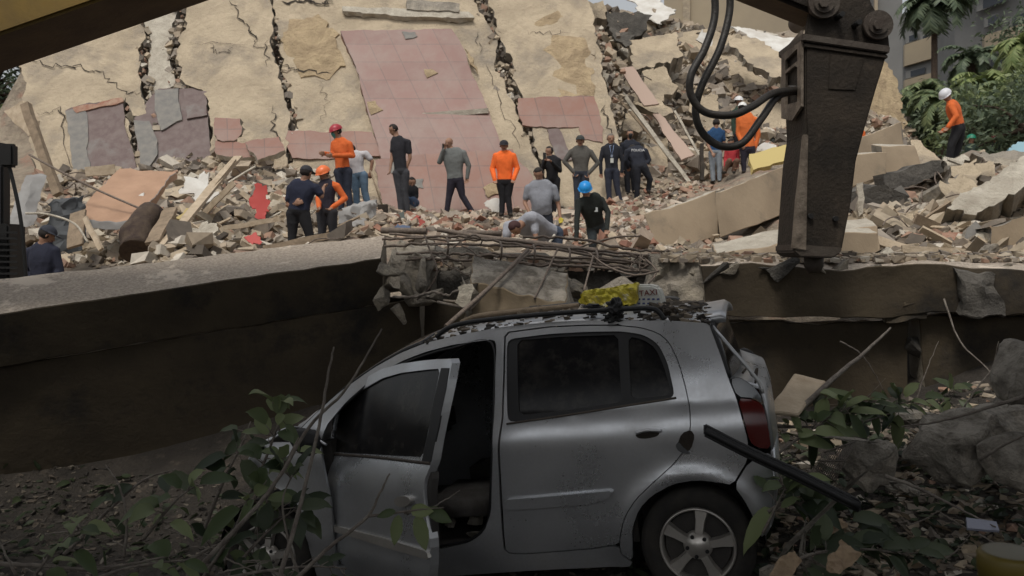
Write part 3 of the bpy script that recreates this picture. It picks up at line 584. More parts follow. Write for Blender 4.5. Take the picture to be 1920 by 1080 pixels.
for i in range(20):
    x=rq.uniform(1335,1915); o=bpy.data.objects.new('concrete_chunk',CH[rq.choice(['concrete','dark','concrete'])][rq.randrange(5)]); o.location=P(x,rq.choice([rq.uniform(498,516),rq.uniform(498,590)]),6.93); s_=rq.uniform(.08,.26); o.scale=(s_*1.3,s_*.5,s_); o.rotation_euler=(rq.uniform(-.4,.4),rq.uniform(-.6,.6),rq.uniform(-.3,.3)); link(o); tag(o,'rough concrete lump bulging from the face of the right beam','concrete chunk','lumps along the right beam')
def lump(label,px,py,D,size,kind,k,rot,name='concrete_chunk',grp=None,sc=(1,1,1)):
    o=bpy.data.objects.new(name,CH[kind][k]); o.location=P(px,py,D); o.rotation_euler=rot; o.scale=(size*sc[0],size*sc[1],size*sc[2]); link(o); return tag(o,label,'concrete chunk',grp)
bxbeam('concrete_lump','grey knob of broken concrete set in the right beam near its right end','broken concrete',[(1792,588,6.72),(1882,584,6.7),(1876,502,6.76),(1796,508,6.76)],(0,.3,.05),[M['concrete_dark']]*3,51,.10,.07,.10)
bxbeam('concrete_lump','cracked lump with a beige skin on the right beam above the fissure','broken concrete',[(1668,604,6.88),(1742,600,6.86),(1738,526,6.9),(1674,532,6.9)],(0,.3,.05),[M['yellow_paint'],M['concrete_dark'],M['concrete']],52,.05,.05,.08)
lump('dark rough patch of concrete low in the fissure of the right wall',1718,650,7.1,.34,'dark',3,(.9,.2,.1))
lump('round grey boulder standing behind the taxi sign',1140,545,6.6,.54,'concrete',3,(.2,.1,.6),sc=(1,.8,.75))
bxbeam('concrete_slab','big slanted chunk with painted underside resting behind the roof rail','concrete slab',[(868,614,6.65),(1082,620,6.55),(1064,568,6.6),(880,530,6.7)],(.02,.42,.22),[mat('chunk_tan',(.20,.155,.10),.9,col2=(.14,.11,.075)),M['boulder'],M['boulder']],61,.04,.06,.06)
solid('small stone propped at the left of the slanted chunk',[(860,536),(884,530),(890,552),(880,574),(860,566)],6.5,.2,'concrete_light',.2,-4,seed=62,jit=.03)
# ---------------------------------------------------------------- rebar
def rod(label,pts,r=.011,name='rebar',m='rebar',cat='rebar',grp=None,n=8,taper=False,wob=0,seed=0):
    q=[P(*p) for p in pts]; q=spline(q,n) if len(q)>2 else q
    rnd=random.Random(seed)
    if wob: q=[p+Vector((rnd.gauss(0,wob),rnd.gauss(0,wob),rnd.gauss(0,wob))) for p in q]
    bm=bmesh.new(); k=len(q); tube(bm,q,[r*(1-.65*i/(k-1)) for i in range(k)] if taper else r,7); o=bm_obj(name,bm,M[m],recenter=True); return tag(o,label,cat,grp)
RB=[[(716,454,7.75),(780,448,7.7),(870,449,7.65),(980,458,7.6),(1100,471,7.6),(1250,493,7.6)],[(720,460,7.6),(800,457,7.55),(900,461,7.5),(1040,471,7.5),(1255,500,7.45)],
[(740,468,7.5),(820,470,7.5),(900,474,7.45),(1000,480,7.4),(1130,493,7.4),(1262,508,7.35)],[(760,478,7.4),(840,475,7.4),(1000,491,7.35),(1130,497,7.3),(1240,506,7.3)],
[(730,450,7.9),(850,454,7.85),(960,461,7.8),(1090,478,7.8),(1240,489,7.8)],[(900,470,7.7),(1000,473,7.7),(1120,484,7.7),(1240,497,7.7)],[(980,452,7.75),(1080,462,7.75),(1180,480,7.7),(1262,486,7.7)]]
for i,p in enumerate(RB): rod('bent rusty bar in the bundle between the two beams',[(x,y+(-4,0,5,8,-7,3,-9)[i]+rq.uniform(-5,5),d) for x,y,d in p],.0125,grp='rebars bundled between the beams',wob=.006,seed=i)
rod('dark steel rod lying across the rubble above the bundle',[(820,430,8.6),(900,444,8.5),(1000,455,8.3),(1120,470,8.1)],.026)
rod('dark rod lying in brick rubble left of the bending man',[(868,436,8.9),(940,438,8.8)],.03)
rod('flat dark rod in front of the standing man in polo',[(715,432,9),(800,434,8.9)],.035)
rod('thin bent wire standing up at the left of the bundle',[(796,440,7.3),(806,470,7.2),(820,508,7.1),(805,540,7.1),(782,562,7.1)],.008,n=3)
rod('long thick diagonal bar leaning on the car roof',[(990,468,7.2),(930,528,6.6),(836,612,5.9)],.016,n=4)
rod('second diagonal bar beside the thick one',[(996,470,7.2),(940,520,6.7),(880,582,6.2)],.009,n=4)
rod('thin wire hanging above the slanted chunk',[(1046,466,7.2),(1030,500,7.0),(1002,560,6.6)],.008)
rod('thin wire hanging in front of the round boulder',[(1112,480,7.1),(1104,510,6.8),(1095,545,6.4)],.008)
rod('kinked wire right of the round boulder',[(1104,474,7.2),(1140,500,6.9),(1190,516,6.7),(1235,508,6.9)],.008,n=3)
rod('short upright wire near the right end of the bundle',[(1210,486,7.2),(1232,508,7.0),(1216,532,6.9)],.008,n=2)
for i,(x,y) in enumerate([(838,462),(1000,475),(1066,480),(1118,486),(938,470)]): rod('stirrup loop clasping the rebar bundle',[(x,y-16,7.5),(x+3,y-4,7.35),(x,y+20,7.4),(x-4,y+24,7.7)],.010,name='stirrup',grp='stirrups on the rebar bundle',n=3)
rod('pale curved cable end before the blue helmet man',[(1085,464,8),(1120,453,8),(1160,444,8),(1200,443,8)],.010)
rod('curly root hanging under the left beam end',[(736,556,7.0),(780,555,6.9),(812,548,6.8),(840,553,6.8),(870,538,6.7)],.012,name='root',m='branch',cat='root',wob=.006)
rod('short stick below the curly root',[(820,566,6.8),(864,576,6.7)],.012,name='stick',m='branch',cat='stick')
for i in range(9):
    x=rq.uniform(735,1260); pts=[(x,rq.uniform(455,500),7.4)]
    for j in range(3): pts.append((pts[-1][0]+rq.uniform(-45,70),pts[-1][1]+rq.uniform(-12,34),7.3-.08*j))
    rod('thin stray wire tangled under the rebar bundle',pts,.006,name='wire',cat='wire',grp='stray wires at the broken joint',wob=.004,seed=i)
for i,(x,y,s_) in enumerate([(735,505,.20),(762,545,.26),(790,520,.22),(716,560,.16),(750,590,.15),(812,560,.2),(1236,520,.28),(1280,560,.3),(1306,520,.22),(1262,590,.18)]): lump('broken concrete lump crowding the end of a near beam',x,y,7.15,s_*1.35,['concrete','concrete_x'][0],i%5,(i*.7,i*1.3,i*.9),grp='lumps at the beam ends')
# ---------------------------------------------------------------- excavator arm with breaker
arm=empty('excavator_arm',P(-500,280,5.8)); tag(arm,'excavator boom and stick holding a dark breaker, reaching in from the upper left','excavator arm')
def par(o,p):
    o.parent=p; return o
def boxseg(name,A,B,w0,h0,w1,h1,m,parent,bev=.02):
    """tapered box along A->B in a vertical plane; w across (depth), h in plane"""
    pl=Vector(parent.matrix_world.translation) if False else parent.location
    A=Vector(A);B=Vector(B); t=(B-A).normalized(); s=Vector((0,1,0)); n=s.cross(t).normalized()
    if n.z<0: n=-n
    bm=bmesh.new(); vs=[]
    for p,w_,h_ in ((A,w0,h0),(B,w1,h1)):
        for a,b in ((-1,-1),(1,-1),(1,1),(-1,1)): vs.append(bm.verts.new(p+s*a*w_/2+n*b*h_/2-pl))
    for f in ((0,1,2,3),(7,6,5,4),(0,4,5,1),(1,5,6,2),(2,6,7,3),(3,7,4,0)):
        ff=bm.faces.new([vs[i] for i in f]); ff.material_index=1 if f==(0,4,5,1) else 0
    bmesh.ops.recalc_face_normals(bm,faces=bm.faces); bmesh.ops.bevel(bm,geom=list(bm.edges),offset=bev,segments=2,affect='EDGES')
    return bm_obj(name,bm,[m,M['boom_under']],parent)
AP=P(660,-250,5.85)
A0=P(0,52,5.5)+Vector((0,.3,.38)); A1=P(150,0,5.5)+Vector((0,.3,.38)); dr=(A1-A0).normalized()
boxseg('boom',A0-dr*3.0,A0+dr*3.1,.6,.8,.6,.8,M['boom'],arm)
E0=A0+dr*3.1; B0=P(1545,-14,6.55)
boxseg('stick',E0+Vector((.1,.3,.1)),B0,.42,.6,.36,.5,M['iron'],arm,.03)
bm=bmesh.new(); cyl(bm,E0+Vector((0,-.45,0))-arm.location,E0+Vector((0,.75,0))-arm.location,.3,24); bm_obj('elbow_pin',bm,M['iron'],arm)
def prism(name,poly,D,depth,m,parent,bev=.015,back=1.0,smooth=False):
    pts=[P(x,y,D) for x,y in poly]; c=sum(pts,Vector())/len(pts); bm=bmesh.new()
    a=[bm.verts.new(p-parent.location if parent else p) for p in pts]; b=[bm.verts.new((c+(p-c)*back)+Vector((0,depth,0))-(parent.location if parent else Vector())) for p in pts]; n=len(pts)
    bm.faces.new(a); bm.faces.new(b[::-1])
    for i in range(n): bm.faces.new((a[(i+1)%n],a[i],b[i],b[(i+1)%n]))
    bmesh.ops.recalc_face_normals(bm,faces=bm.faces)
    if bev: bmesh.ops.bevel(bm,geom=[e for e in bm.edges],offset=bev,segments=2,affect='EDGES')
    return bm_obj(name,bm,m,parent,recenter=False)
brk=empty('hydraulic_breaker',P(1580,60,6.4)-arm.location); brk.parent=arm
class _L: pass
bl=_L(); bl.location=P(1580,60,6.4)
def bprism(name,poly,D,depth,m,bev=.012,back=1.0):
    o=prism(name,poly,D,depth,m,None,bev,back); o.parent=brk; o.location=-bl.location; return o
bprism('housing',[(1510,76),(1664,98),(1656,126),(1644,164),(1622,240),(1606,300),(1596,380),(1579,468),(1572,474),(1492,466),(1498,380),(1504,300),(1512,250),(1510,205)],6.3,.46,M['iron'])
bprism('bracket',[(1512,62),(1522,0),(1527,-70),(1618,-70),(1634,6),(1648,28),(1664,40),(1669,90),(1666,96),(1512,74)],6.38,.06,M['iron'])
bprism('bracket',[(1512,62),(1522,0),(1527,-70),(1618,-70),(1634,6),(1648,28),(1664,40),(1669,90),(1666,96),(1512,74)],6.74,.06,M['iron'])
bprism('flange',[(1504,62),(1670,86),(1668,100),(1504,76)],6.27,.56,M['iron_edge'],.008)
bprism('flange',[(1507,80),(1666,103),(1664,110),(1507,88)],6.285,.5,M['iron'],.006)
bprism('wear_plate',[(1556,100),(1622,108),(1604,170),(1552,168)],6.292,.02,M['iron'],.006)
bprism('edge_strip',[(1506,252),(1516,252),(1512,470),(1485,466),(1492,380),(1500,310)],6.27,.03,M['iron_pale'],.006)
bprism('nose_plate',[(1488,458),(1580,464),(1577,474),(1562,484),(1500,482),(1488,472)],6.28,.44,M['iron_edge'],.01)
def bpart(name,fn,m):
    bm=bmesh.new(); fn(bm); bmesh.ops.translate(bm,verts=bm.verts,vec=-bl.location); o=bm_obj(name,bm,m,None); o.parent=brk; return o
for (x,y,r) in ((1546,4,.075),(1648,46,.07)):
    bpart('pin',lambda bm:(cyl(bm,P(x,y,6.30),P(x,y,6.30)+Vector((0,.6,0)),r,24),cyl(bm,P(x,y,6.32),P(x,y,6.32)+Vector((0,.05,0)),r*1.55,24),cyl(bm,P(x,y,6.27),P(x,y,6.27)+Vector((0,.05,0)),r*.5,6)),M['iron_edge'])
for (x,y) in ((1580,26),(1612,41),(1521,405),(1568,410)):
    bpart('bolt',lambda bm:cyl(bm,P(x,y,6.27),P(x,y,6.27)+Vector((0,.12,0)),.02,12),M['rubber'])
bpart('chisel',lambda bm:(tube(bm,[P(1526,470,6.5),P(1526,500,6.5),P(1526,512,6.5)],[.075,.07,.04],20)),M['iron_edge'])
# slotted side plate on the left flank
xl=(1508-960)/F*6.3; zof=lambda y:CAMZ+(HY-y)/F*6.5
outer=[(6.30,zof(70)),(6.76,zof(84)),(6.76,zof(212)),(6.5,zof(226)),(6.30,zof(208))]
hl=[[(6.38,zof(98)),(6.66,zof(104)),(6.66,zof(124)),(6.38,zof(121))],[(6.38,zof(132)),(6.44,zof(127)),(6.66,zof(130)),(6.66,zof(190)),(6.38,zof(196))]]
o=panel('slotted_plate',outer,hl,.1,lambda a,b,d:Vector((xl-.025+d,a,b))-bl.location,.02,M['iron_pale'],None,smooth=False); o.parent=brk
# hoses
for pts in ([(1338,-40,6.0),(1340,30,6.0),(1322,90,5.95),(1296,140,5.9),(1296,180,5.9),(1322,210,5.9),(1370,216,5.92),(1410,200,6.0),(1450,175,6.2),(1500,168,6.45)],
            [(1366,-40,6.1),(1368,20,6.1),(1350,90,6.05),(1316,160,6.0),(1304,210,6.0),(1318,250,6.0),(1352,274,6.0),(1392,268,6.02),(1428,222,6.1),(1460,180,6.3),(1505,170,6.5)]):
    bm=bmesh.new(); tube(bm,[p-arm.location for p in spline([P(*q) for q in pts],10)],.027,12); 
    e=P(*pts[-1])-arm.location; cyl(bm,e-Vector((.09,0,0)),e+Vector((.03,0,0)),.034,12)
    bm_obj('hose',bm,M['hose'],arm)
# ---------------------------------------------------------------- the car
th,pi_=R(16.5),R(7)
CX=Vector((math.cos(th)*math.cos(pi_),-math.sin(th)*math.cos(pi_),math.sin(pi_))); CL=Vector((-math.sin(th),-math.cos(th),0)); CU=CL.cross(CX); CU=CU if CU.z>0 else -CU
CW=ray(1308,1025)*4.3+Vector((0,0,CAMZ)); CO=CW-CU*.29; WC=-.79
def wside(u,v):
    if v>1.0: w=-.012-.27*(v-1)-.30*(v-1)**2
    elif v>.84: w=.036-.048*((v-.84)/.16)**2
    elif v>.45: w=.036-.016*((.84-v)/.39)**1.5
    else: w=.02-.05*((.45-v)/.25)**2
    if u>.05: w-=.22*(u-.05)**2
    if u>.30: w-=2.6*(u-.30)**2
    if u<-1.8: w-=.10*(u+1.8)**2
    if u<-2.8: w-=1.2*(u+2.8)**2
    for cu in (0,-2.50):
        d=math.hypot(u-cu,v-.29)
        if .3<d<.52: w+=.022*math.exp(-((d-.36)/.06)**2)
    return w
CF=(CO,CX,CU,CL)
DH=P(620,852,5.02); DX=(P(806,868,4.14)-DH).normalized(); DN=Vector((DX.y,-DX.x,0)).normalized(); DU=DN.cross(DX); 
if DU.z<0: DU=-DU
if DN.dot(Vector((0,0,CAMZ))-DH)<0: DN=-DN
def wdoor(u,v):
    if v>0: return -.0-.22*v-.22*v*v
    if v>-.16: return .040-.040*((v+.16)/.16)**2
    if v>-.5: return .04-.012*((-.16-v)/.34)
    return .028-.05*((-.5-v)/.15)**2
DF=(DH,DX,DU,DN)
def hit(fr,wf,px,py,off=0):
    o,X,U,L=fr; r=ray(px,py); c=Vector((0,0,CAMZ)); w_=0; M3=Matrix((X,U,L)).transposed().inverted()
    for i in range(8):
        # point on ray whose L-coordinate is w_
        s=(w_-(c-o).dot(L))/r.dot(L); q=M3@(c+r*s-o); w_=wf(q[0],q[1])+off
    return (q[0],q[1])
def chaikin(p,n=2,closed=True):
    for _ in range(n):
        o=[]
        for i in range(len(p)):
            a=p[i];b=p[(i+1)%len(p)]; L_=math.hypot(b[0]-a[0],b[1]-a[1]); c_=min(.22,.022/max(L_,1e-6)); o+=[(a[0]*(1-c_)+b[0]*c_,a[1]*(1-c_)+b[1]*c_),(a[0]*c_+b[0]*(1-c_),a[1]*c_+b[1]*(1-c_))]
        p=o
    return p
def area(p): return sum(p[i][0]*p[(i+1)%len(p)][1]-p[(i+1)%len(p)][0]*p[i][1] for i in range(len(p)))/2
def inset(p,d):
    if area(p)<0: p=p[::-1]
    o=[];n=len(p)
    for i in range(n):
        a=Vector(p[i-1]);b=Vector(p[i]);c=Vector(p[(i+1)%n]); t=(c-a)
        if t.length<1e-9: o.append(tuple(b)); continue
        t.normalize(); o.append((b.x-t.y*d,b.y+t.x*d))
    return o
car=empty('parked_car',CO); tag(car,'crushed silver hatchback taxi with its front door hanging open','car')
def cpanel(name,poly,m,holes=(),fr=CF,wf=wside,off=0,th=.02,step=.045,gap=.0025,px=True,ch=1,parent=None,mirror=True,hch=2,lab=None):
    parent=parent or car; o_,X,U,L=fr
    P2=[hit(fr,wf,*q,off) for q in poly] if px else list(poly)
    P2=inset(chaikin(P2,ch),gap)
    H=[inset(chaikin([hit(fr,wf,*q,off) for q in h] if px else list(h),hch),0) for h in holes]
    base=o_-CO
    def fn(a,b,d): return base+X*a+U*b+L*(wf(a,b)+off-d)
    def fin(ob):
        if parent is not car: pass
        return ob
    ob=panel(name,P2,H,step,fn,th,m,parent,analytic=True); 
    if lab: ob['label']=lab
    if mirror and fr is CF:
        def fm(a,b,d): return base+X*a+U*b+L*(2*WC-(wf(a,b)+off-d))
        o2=panel(name,P2,H,step,fm,th,m,parent); bm=bmesh.new(); bm.from_mesh(o2.data); bmesh.ops.reverse_faces(bm,faces=bm.faces); bm.to_mesh(o2.data); bm.free()
        return ob,o2
    return ob
def paint(name,col,dust):
    m,t,b=nodes(name); N=t.nodes.new; L=t.links.new; tc=N('ShaderNodeTexCoord')
    n=N('ShaderNodeTexNoise'); n.inputs['Scale'].default_value=2.2; n.inputs['Detail'].default_value=5; n.inputs['Roughness'].default_value=.5; L(tc.outputs['Object'],n.inputs['Vector'])
    n2=N('ShaderNodeTexNoise'); n2.inputs['Scale'].default_value=60; n2.inputs['Detail'].default_value=6; L(tc.outputs['Object'],n2.inputs['Vector'])
    a=N('ShaderNodeMath'); a.operation='MULTIPLY_ADD'; a.inputs[1].default_value=.22; L(n2.outputs['Fac'],a.inputs[0]); L(n.outputs['Fac'],a.inputs[2])
    mr=N('ShaderNodeMapRange'); mr.inputs[1].default_value=.50; mr.inputs[2].default_value=.85; mr.inputs[3].default_value=dust*.3; mr.inputs[4].default_value=min(1,dust*1.6); L(a.outputs[0],mr.inputs[0])
    x=N('ShaderNodeMix'); x.data_type='RGBA'; L(mr.outputs[0],x.inputs[0]); x.inputs[6].default_value=(*col,1); x.inputs[7].default_value=(.25,.225,.19,1); L(x.outputs[2],b.inputs['Base Color'])
    r=N('ShaderNodeMapRange'); r.inputs[3].default_value=.22; r.inputs[4].default_value=.75; L(mr.outputs[0],r.inputs[0]); L(r.outputs[0],b.inputs['Roughness'])
    me=N('ShaderNodeMapRange'); me.inputs[3].default_value=.85; me.inputs[4].default_value=.05; L(mr.outputs[0],me.inputs[0]); L(me.outputs[0],b.inputs['Metallic'])
    bp=N('ShaderNodeBump'); bp.inputs['Strength'].default_value=.25; bp.inputs['Distance'].default_value=.02; n3=N('ShaderNodeTexNoise'); n3.inputs['Scale'].default_value=2.5; n3.inputs['Detail'].default_value=2; L(tc.outputs['Object'],n3.inputs['Vector']); L(n3.outputs['Fac'],bp.inputs['Height']); L(bp.outputs[0],b.inputs['Normal'])
    return m
M['silver']=paint('silver_paint',(.61,.63,.66),.26)
M['silver_dusty']=paint('silver_paint_dusty',(.58,.60,.63),.40)
M['glass']=mat('tinted_glass',(.010,.010,.011),.2,col2=(.05,.046,.040),scale=5,contrast=(.5,.9),bump=0,spec=.22,col3=(.05,.046,.04),scale3=14,thr3=(.50,.85))
M['trim']=flat('black_trim',(.018,.018,.019),.5)
M['inside']=mat('dark_interior',(.035,.032,.03),.9,col2=(.06,.055,.05),scale=5)
M['seat']=mat('seat_cloth',(.16,.15,.14),.95,col2=(.10,.09,.08),scale=8)
M['lamp_red']=flat('tail_lamp_red',(.085,.009,.008),.18,spec=.6)
M['lamp_clear']=flat('clear_lens',(.15,.155,.16),.15,.4)
M['alloy']=paint('alloy_wheel',(.62,.59,.55),.40)
M['tyre']=mat('tyre_rubber',(.020,.019,.018),.85,col2=(.045,.04,.034),scale=8,bump=.3)
# rear doors, both sides
SEAM=[(1159,610),(1201,614),(1234,624),(1255,642),(1273,680),(1286,727),(1294,769),(1295,803),(1288,838),(1265,869),(1224,906),(1192,937),(1172,968),(1164,999),(1161,1022)]
rd=[(948,624),(1030,613),(1100,610)]+SEAM+[(1107,1029),(1030,1035),(978,1039),(948,1036),(943,976),(936,842),(939,810),(943,787),(946,700)]
wh=[(951,636),(1030,626),(1100,622),(1165,621),(1206,627),(1234,644),(1252,680),(1266,744),(1240,750),(1160,762),(1050,779),(951,793)]
rds=cpanel('rear_door',rd,M['silver'],[wh],step=.035,gap=.003)
g1=[(970,638),(1060,631),(1159,628),(1166,755),(1060,770),(974,779)]; g2=[(1178,631),(1205,636),(1229,652),(1245,687),(1260,741),(1184,750)]
for rdo,mir in ((rds[0],0),(rds[1],1)):
    pass
def sub(parent_pair,*a,**k):
    r=cpanel(*a,**k)
    for o_,p_ in zip(r,parent_pair): o_.parent=p_
    return r
sub(rds,'window_frame',[(951,636),(1030,626),(1100,622),(1165,621),(1206,627),(1234,644),(1252,680),(1266,744),(1240,750),(1160,762),(1050,779),(951,793)],M['trim'],[g1,g2],off=-.008,th=.012,gap=-.002,hch=1,ch=2)
sub(rds,'window',[(966,634),(1060,628),(1163,624),(1170,758),(1060,774),(970,783)],M['glass'],off=-.016,th=.004,gap=0,step=.08)
sub(rds,'window',[(1174,627),(1208,632),(1233,648),(1249,686),(1265,744),(1180,754)],M['glass'],off=-.016,th=.004,gap=0,step=.08)
def ctube(name,pts,r,m,off=0,fr=CF,wf=wside,parent=None,seg=8,n=6):
    q=[]
    for p in pts:
        u,v=hit(fr,wf,p[0],p[1],off); q.append(fr[0]-CO+fr[1]*u+fr[2]*v+fr[3]*(wf(u,v)+off))
    bm=bmesh.new(); tube(bm,spline(q,n),r,seg); return bm_obj(name,bm,m,parent or car)
ctube('belt_moulding',[(950,795),(1060,779),(1160,763),(1268,746)],.006,M['iron_edge'],.002,parent=rds[0])
cpanel('side_moulding',[(944,938),(1040,930),(1150,920),(1140,935),(1110,945),(1040,951),(946,958)],M['silver'],off=.024,th=.03,gap=0,ch=1,mirror=False,parent=rds[0])
cpanel('door_handle',[(1187,812),(1200,802),(1225,799),(1248,803),(1250,812),(1238,820),(1215,825),(1195,824)],M['silver'],off=.004,th=.01,gap=0,ch=2,mirror=False,parent=rds[0],step=.02)
cpanel('handle_recess',[(1190,815),(1205,808),(1238,808),(1234,818),(1212,823),(1196,822)],M['iron'],off=.006,th=.004,gap=0,ch=2,mirror=False,parent=rds[0],step=.02)
ctube('handle_grip',[(1192,812),(1212,807),(1240,808)],.009,M['silver'],.022,parent=rds[0])
# torn dent behind the door
cpanel('torn_dent',[(1268,838),(1278,812),(1296,806),(1303,818),(1296,842),(1284,850)],M['iron'],off=.003,th=.004,gap=0,ch=1,mirror=False,step=.02)
cpanel('torn_lip',[(1266,836),(1272,828),(1284,842),(1296,850),(1286,852),(1272,846)],M['lamp_clear'],off=.010,th=.01,gap=0,ch=1,mirror=False,step=.02)
# side frame: A pillar, roof edge, B pillar, sill
fa=[(552,842),(562,806),(590,777),(635,736),(700,690),(750,662),(800,642),(875,625),(940,613),(1030,604),(1100,601),(1159,602),(1159,609),(1100,609),(1030,612),(946,623),(944,700),(941,787),(933,842),(940,976),(946,1037),(978,1040),(1107,1030),(1161,1024),(1164,1040),(1186,1054),(1180,1064),(1000,1070),(820,1082),(680,1102),(610,1112)]
fh=FH_PTS=[(596,850),(610,800),(650,752),(705,704),(755,676),(800,659),(850,646),(926,636),(931,648),(928,750),(924,850),(921,960),(908,998),(880,1018),(825,1030),(700,1052),(628,1064),(612,1000),(602,920)]
cpanel('body_side_frame',fa,M['silver_dusty'],[fh],step=.035,gap=.001,ch=1,hch=1)
ctube('door_seal',[(640,765),(700,712),(755,682),(800,665),(850,652),(922,643),(926,750),(922,850),(918,960),(905,994),(878,1013),(825,1024)],.008,M['trim'],-.01,n=5)
# quarter panel with wheel arch
qp=[(1159,602),(1250,600),(1332,606),(1350,660),(1367,712),(1380,743),(1392,785),(1403,826),(1403,862),(1374,910),(1346,905),(1305,901),(1263,908),(1222,930),(1198,956),(1186,990),(1187,1052),(1165,1040)]+SEAM[::-1]
cpanel('quarter_panel',qp,M['silver'],step=.035,gap=.002,ch=1)
# rear bumper corner
cpanel('rear_bumper',[(1404,866),(1446,846),(1452,920),(1444,985),(1432,1006),(1426,1007),(1411,968),(1395,938),(1376,912)],M['silver'],step=.03,gap=.002,ch=1)
cpanel('tail_lamp',[(1382,746),(1413,748),(1432,759),(1441,800),(1447,842),(1419,840),(1405,828),(1394,785)],M['lamp_red'],step=.03,gap=.002,off=.004,ch=1)
cpanel('reverse_lamp',[(1369,712),(1385,706),(1410,722),(1426,740),(1430,757),(1413,746),(1382,744)],M['lamp_clear'],step=.03,gap=.001,off=.002,ch=1)
# lofted shells between both sides
def loft(name,edge,m,crown,n=16,lat=0,parent=None,th=.012,axis='U',noise_=0):
    """edge: list of (u,v,w) on the near side; crown: rise at the centre"""
    V=[];Fc=[]
    for (u,v,w_) in edge:
        for k in range(n+1):
            t=k/n; s=1-(2*t-1)**2; s=s**.75 if s>0 else 0
            lw=w_+(2*WC-2*w_)*t; c=crown(u,v) if callable(crown) else crown
            p=CX*(u+(c*s if axis=='X' else 0))+CU*(v+(c*s if axis=='U' else 0))+CL*lw
            if noise_: p=p+CU*noise_*fbm(p*3,3)*s
            V.append(p)
    a=len(edge)
    for i in range(a-1):
        for k in range(n): Fc.append((i*(n+1)+k,i*(n+1)+k+1,(i+1)*(n+1)+k+1,(i+1)*(n+1)+k))
    o=mesh_obj(name,V,Fc,m,parent or car,smooth=True); md=o.modifiers.new('solid','SOLIDIFY'); md.thickness=th; md.offset=0; return o
def edge_pts(pxs,dw=0,ks=4,dv=0):
    e=[(*hit(CF,wside,*p),) for p in pxs]; out=[]
    e3=[(u,v+dv,wside(u,v)+dw) for u,v in e]; q=spline([Vector(p) for p in e3],ks); return [tuple(p) for p in q]
topA=[(555,812),(590,777),(635,736),(700,690),(750,662),(790,646)]; topR=[(790,646),(830,635),(875,625),(940,613),(1030,604),(1100,601),(1159,602),(1250,600),(1332,606)]
loft('roof',edge_pts(topR,-.022,dv=-.010),M['silver_dusty'],.065)
loft('windscreen',edge_pts(topA,-.02),M['glass'],lambda u,v:.065,axis='U')
bh=[(-2.42,.965),(-2.48,.95),(-2.55,.90),(-2.60,.82),(-2.62,.74)]
loft('bonnet',[(u,v,wside(u,min(v,.98))-.02) for u,v in bh],M['silver_dusty'],.04,noise_=.09)
# what is left of the front fender
arc=[(-2.54+.40*math.cos(a),.33+.40*math.sin(a)) for a in [R(x) for x in range(-14,95,9)]]
cpanel('front_fender',[(-2.40,.955),(-2.05,.945),(-2.02,.60),(-2.05,.20)]+arc+[(-2.58,.76),(-2.57,.84),(-2.52,.92)],M['silver_dusty'],px=False,step=.05)
fo=cpanel('far_front_door',fh,M['silver'],step=.06,mirror=True); bpy.data.objects.remove(fo[0]); fo[1].name='front_door'
# rear face
re=[hit(CF,wside,*p) for p in [(1332,606),(1350,660),(1367,712)]]
hp=[hit(CF,wside,*p) for p in [(1424,730),(1434,762),(1447,842)]]
bp_=[hit(CF,wside,*p) for p in [(1447,846),(1453,920),(1445,985),(1434,1004)]]
loft('rear_window',[(u,v,wside(u,v)-.03) for u,v in re],M['glass'],.035,axis='X')
loft('tailgate',[(re[-1][0],re[-1][1],wside(*re[-1])-.03)]+[(u,v,wside(u,v)-.03) for u,v in hp],M['silver'],.03,axis='X')
loft('bumper_centre',[(u,v,wside(u,v)-.005) for u,v in bp_],M['silver'],.03,axis='X')
ctube('tailgate_frame',[(1336,612),(1380,664),(1422,714),(1430,738)],.010,M['silver_dusty'],-.02,n=2)
ctube('window_seal',[(1334,612),(1352,660),(1368,706)],.009,M['trim'],-.0,n=4)
ctube('bent_wiper',[(1392,700),(1402,690),(1412,706),(1420,690),(1416,720)],.006,M['iron_edge'],-.1,n=4)
# spoiler, rails
def cp(u,v,w_): return CX*u+CU*v+CL*w_
bm=bmesh.new()
for k,(u,v,hh) in enumerate([(-.06,1.395,.012),(.12,1.40,.03),(.235,1.405,.034),(.262,1.40,.018)]):
    for t in range(9):
        lw=-.28+(2*WC+.56)*t/8; s=1-(t/4-1)**2
        bm.verts.new(cp(u,v+.05*s+hh-.012,lw)); 
    for t in range(9):
        lw=-.28+(2*WC+.56)*t/8; s=1-(t/4-1)**2
        bm.verts.new(cp(u,v+.05*s-hh*.4-.012,lw))
bm.verts.ensure_lookup_table(); V_=bm.verts
for k in range(3):
    for t in range(8):
        a=k*18+t; bm.faces.new((V_[a],V_[a+1],V_[a+19],V_[a+18])); bm.faces.new((V_[a+9],V_[a+27],V_[a+28],V_[a+10]))
for t in range(8): bm.faces.new((V_[54+t],V_[54+t+1],V_[63+t+1],V_[63+t]))
for k in range(3):
    for s_ in (0,8): bm.faces.new((V_[k*18+s_],V_[k*18+18+s_],V_[k*18+27+s_],V_[k*18+9+s_]))
bmesh.ops.recalc_face_normals(bm,faces=bm.faces); bm_obj('spoiler',bm,M['silver_dusty'],car,smooth=True)
for sgn in (0,1):
    q=[]
    for px_,py_ in [(818,632),(838,616),(870,606),(930,598),(1000,591),(1080,585),(1160,580),(1215,578),(1234,584),(1246,600)]:
        r=ray(px_,py_); s=(-.20-(Vector((0,0,CAMZ))-CO).dot(CL))/r.dot(CL); p=Vector((0,0,CAMZ))+r*s-CO
        if sgn: p=p-CL*(p.dot(CL)*2-2*WC)
        q.append(p)
    bm=bmesh.new(); tube(bm,spline(q,4),.014,8); ro=bm_obj('roof_rail',bm,M['trim'],car)
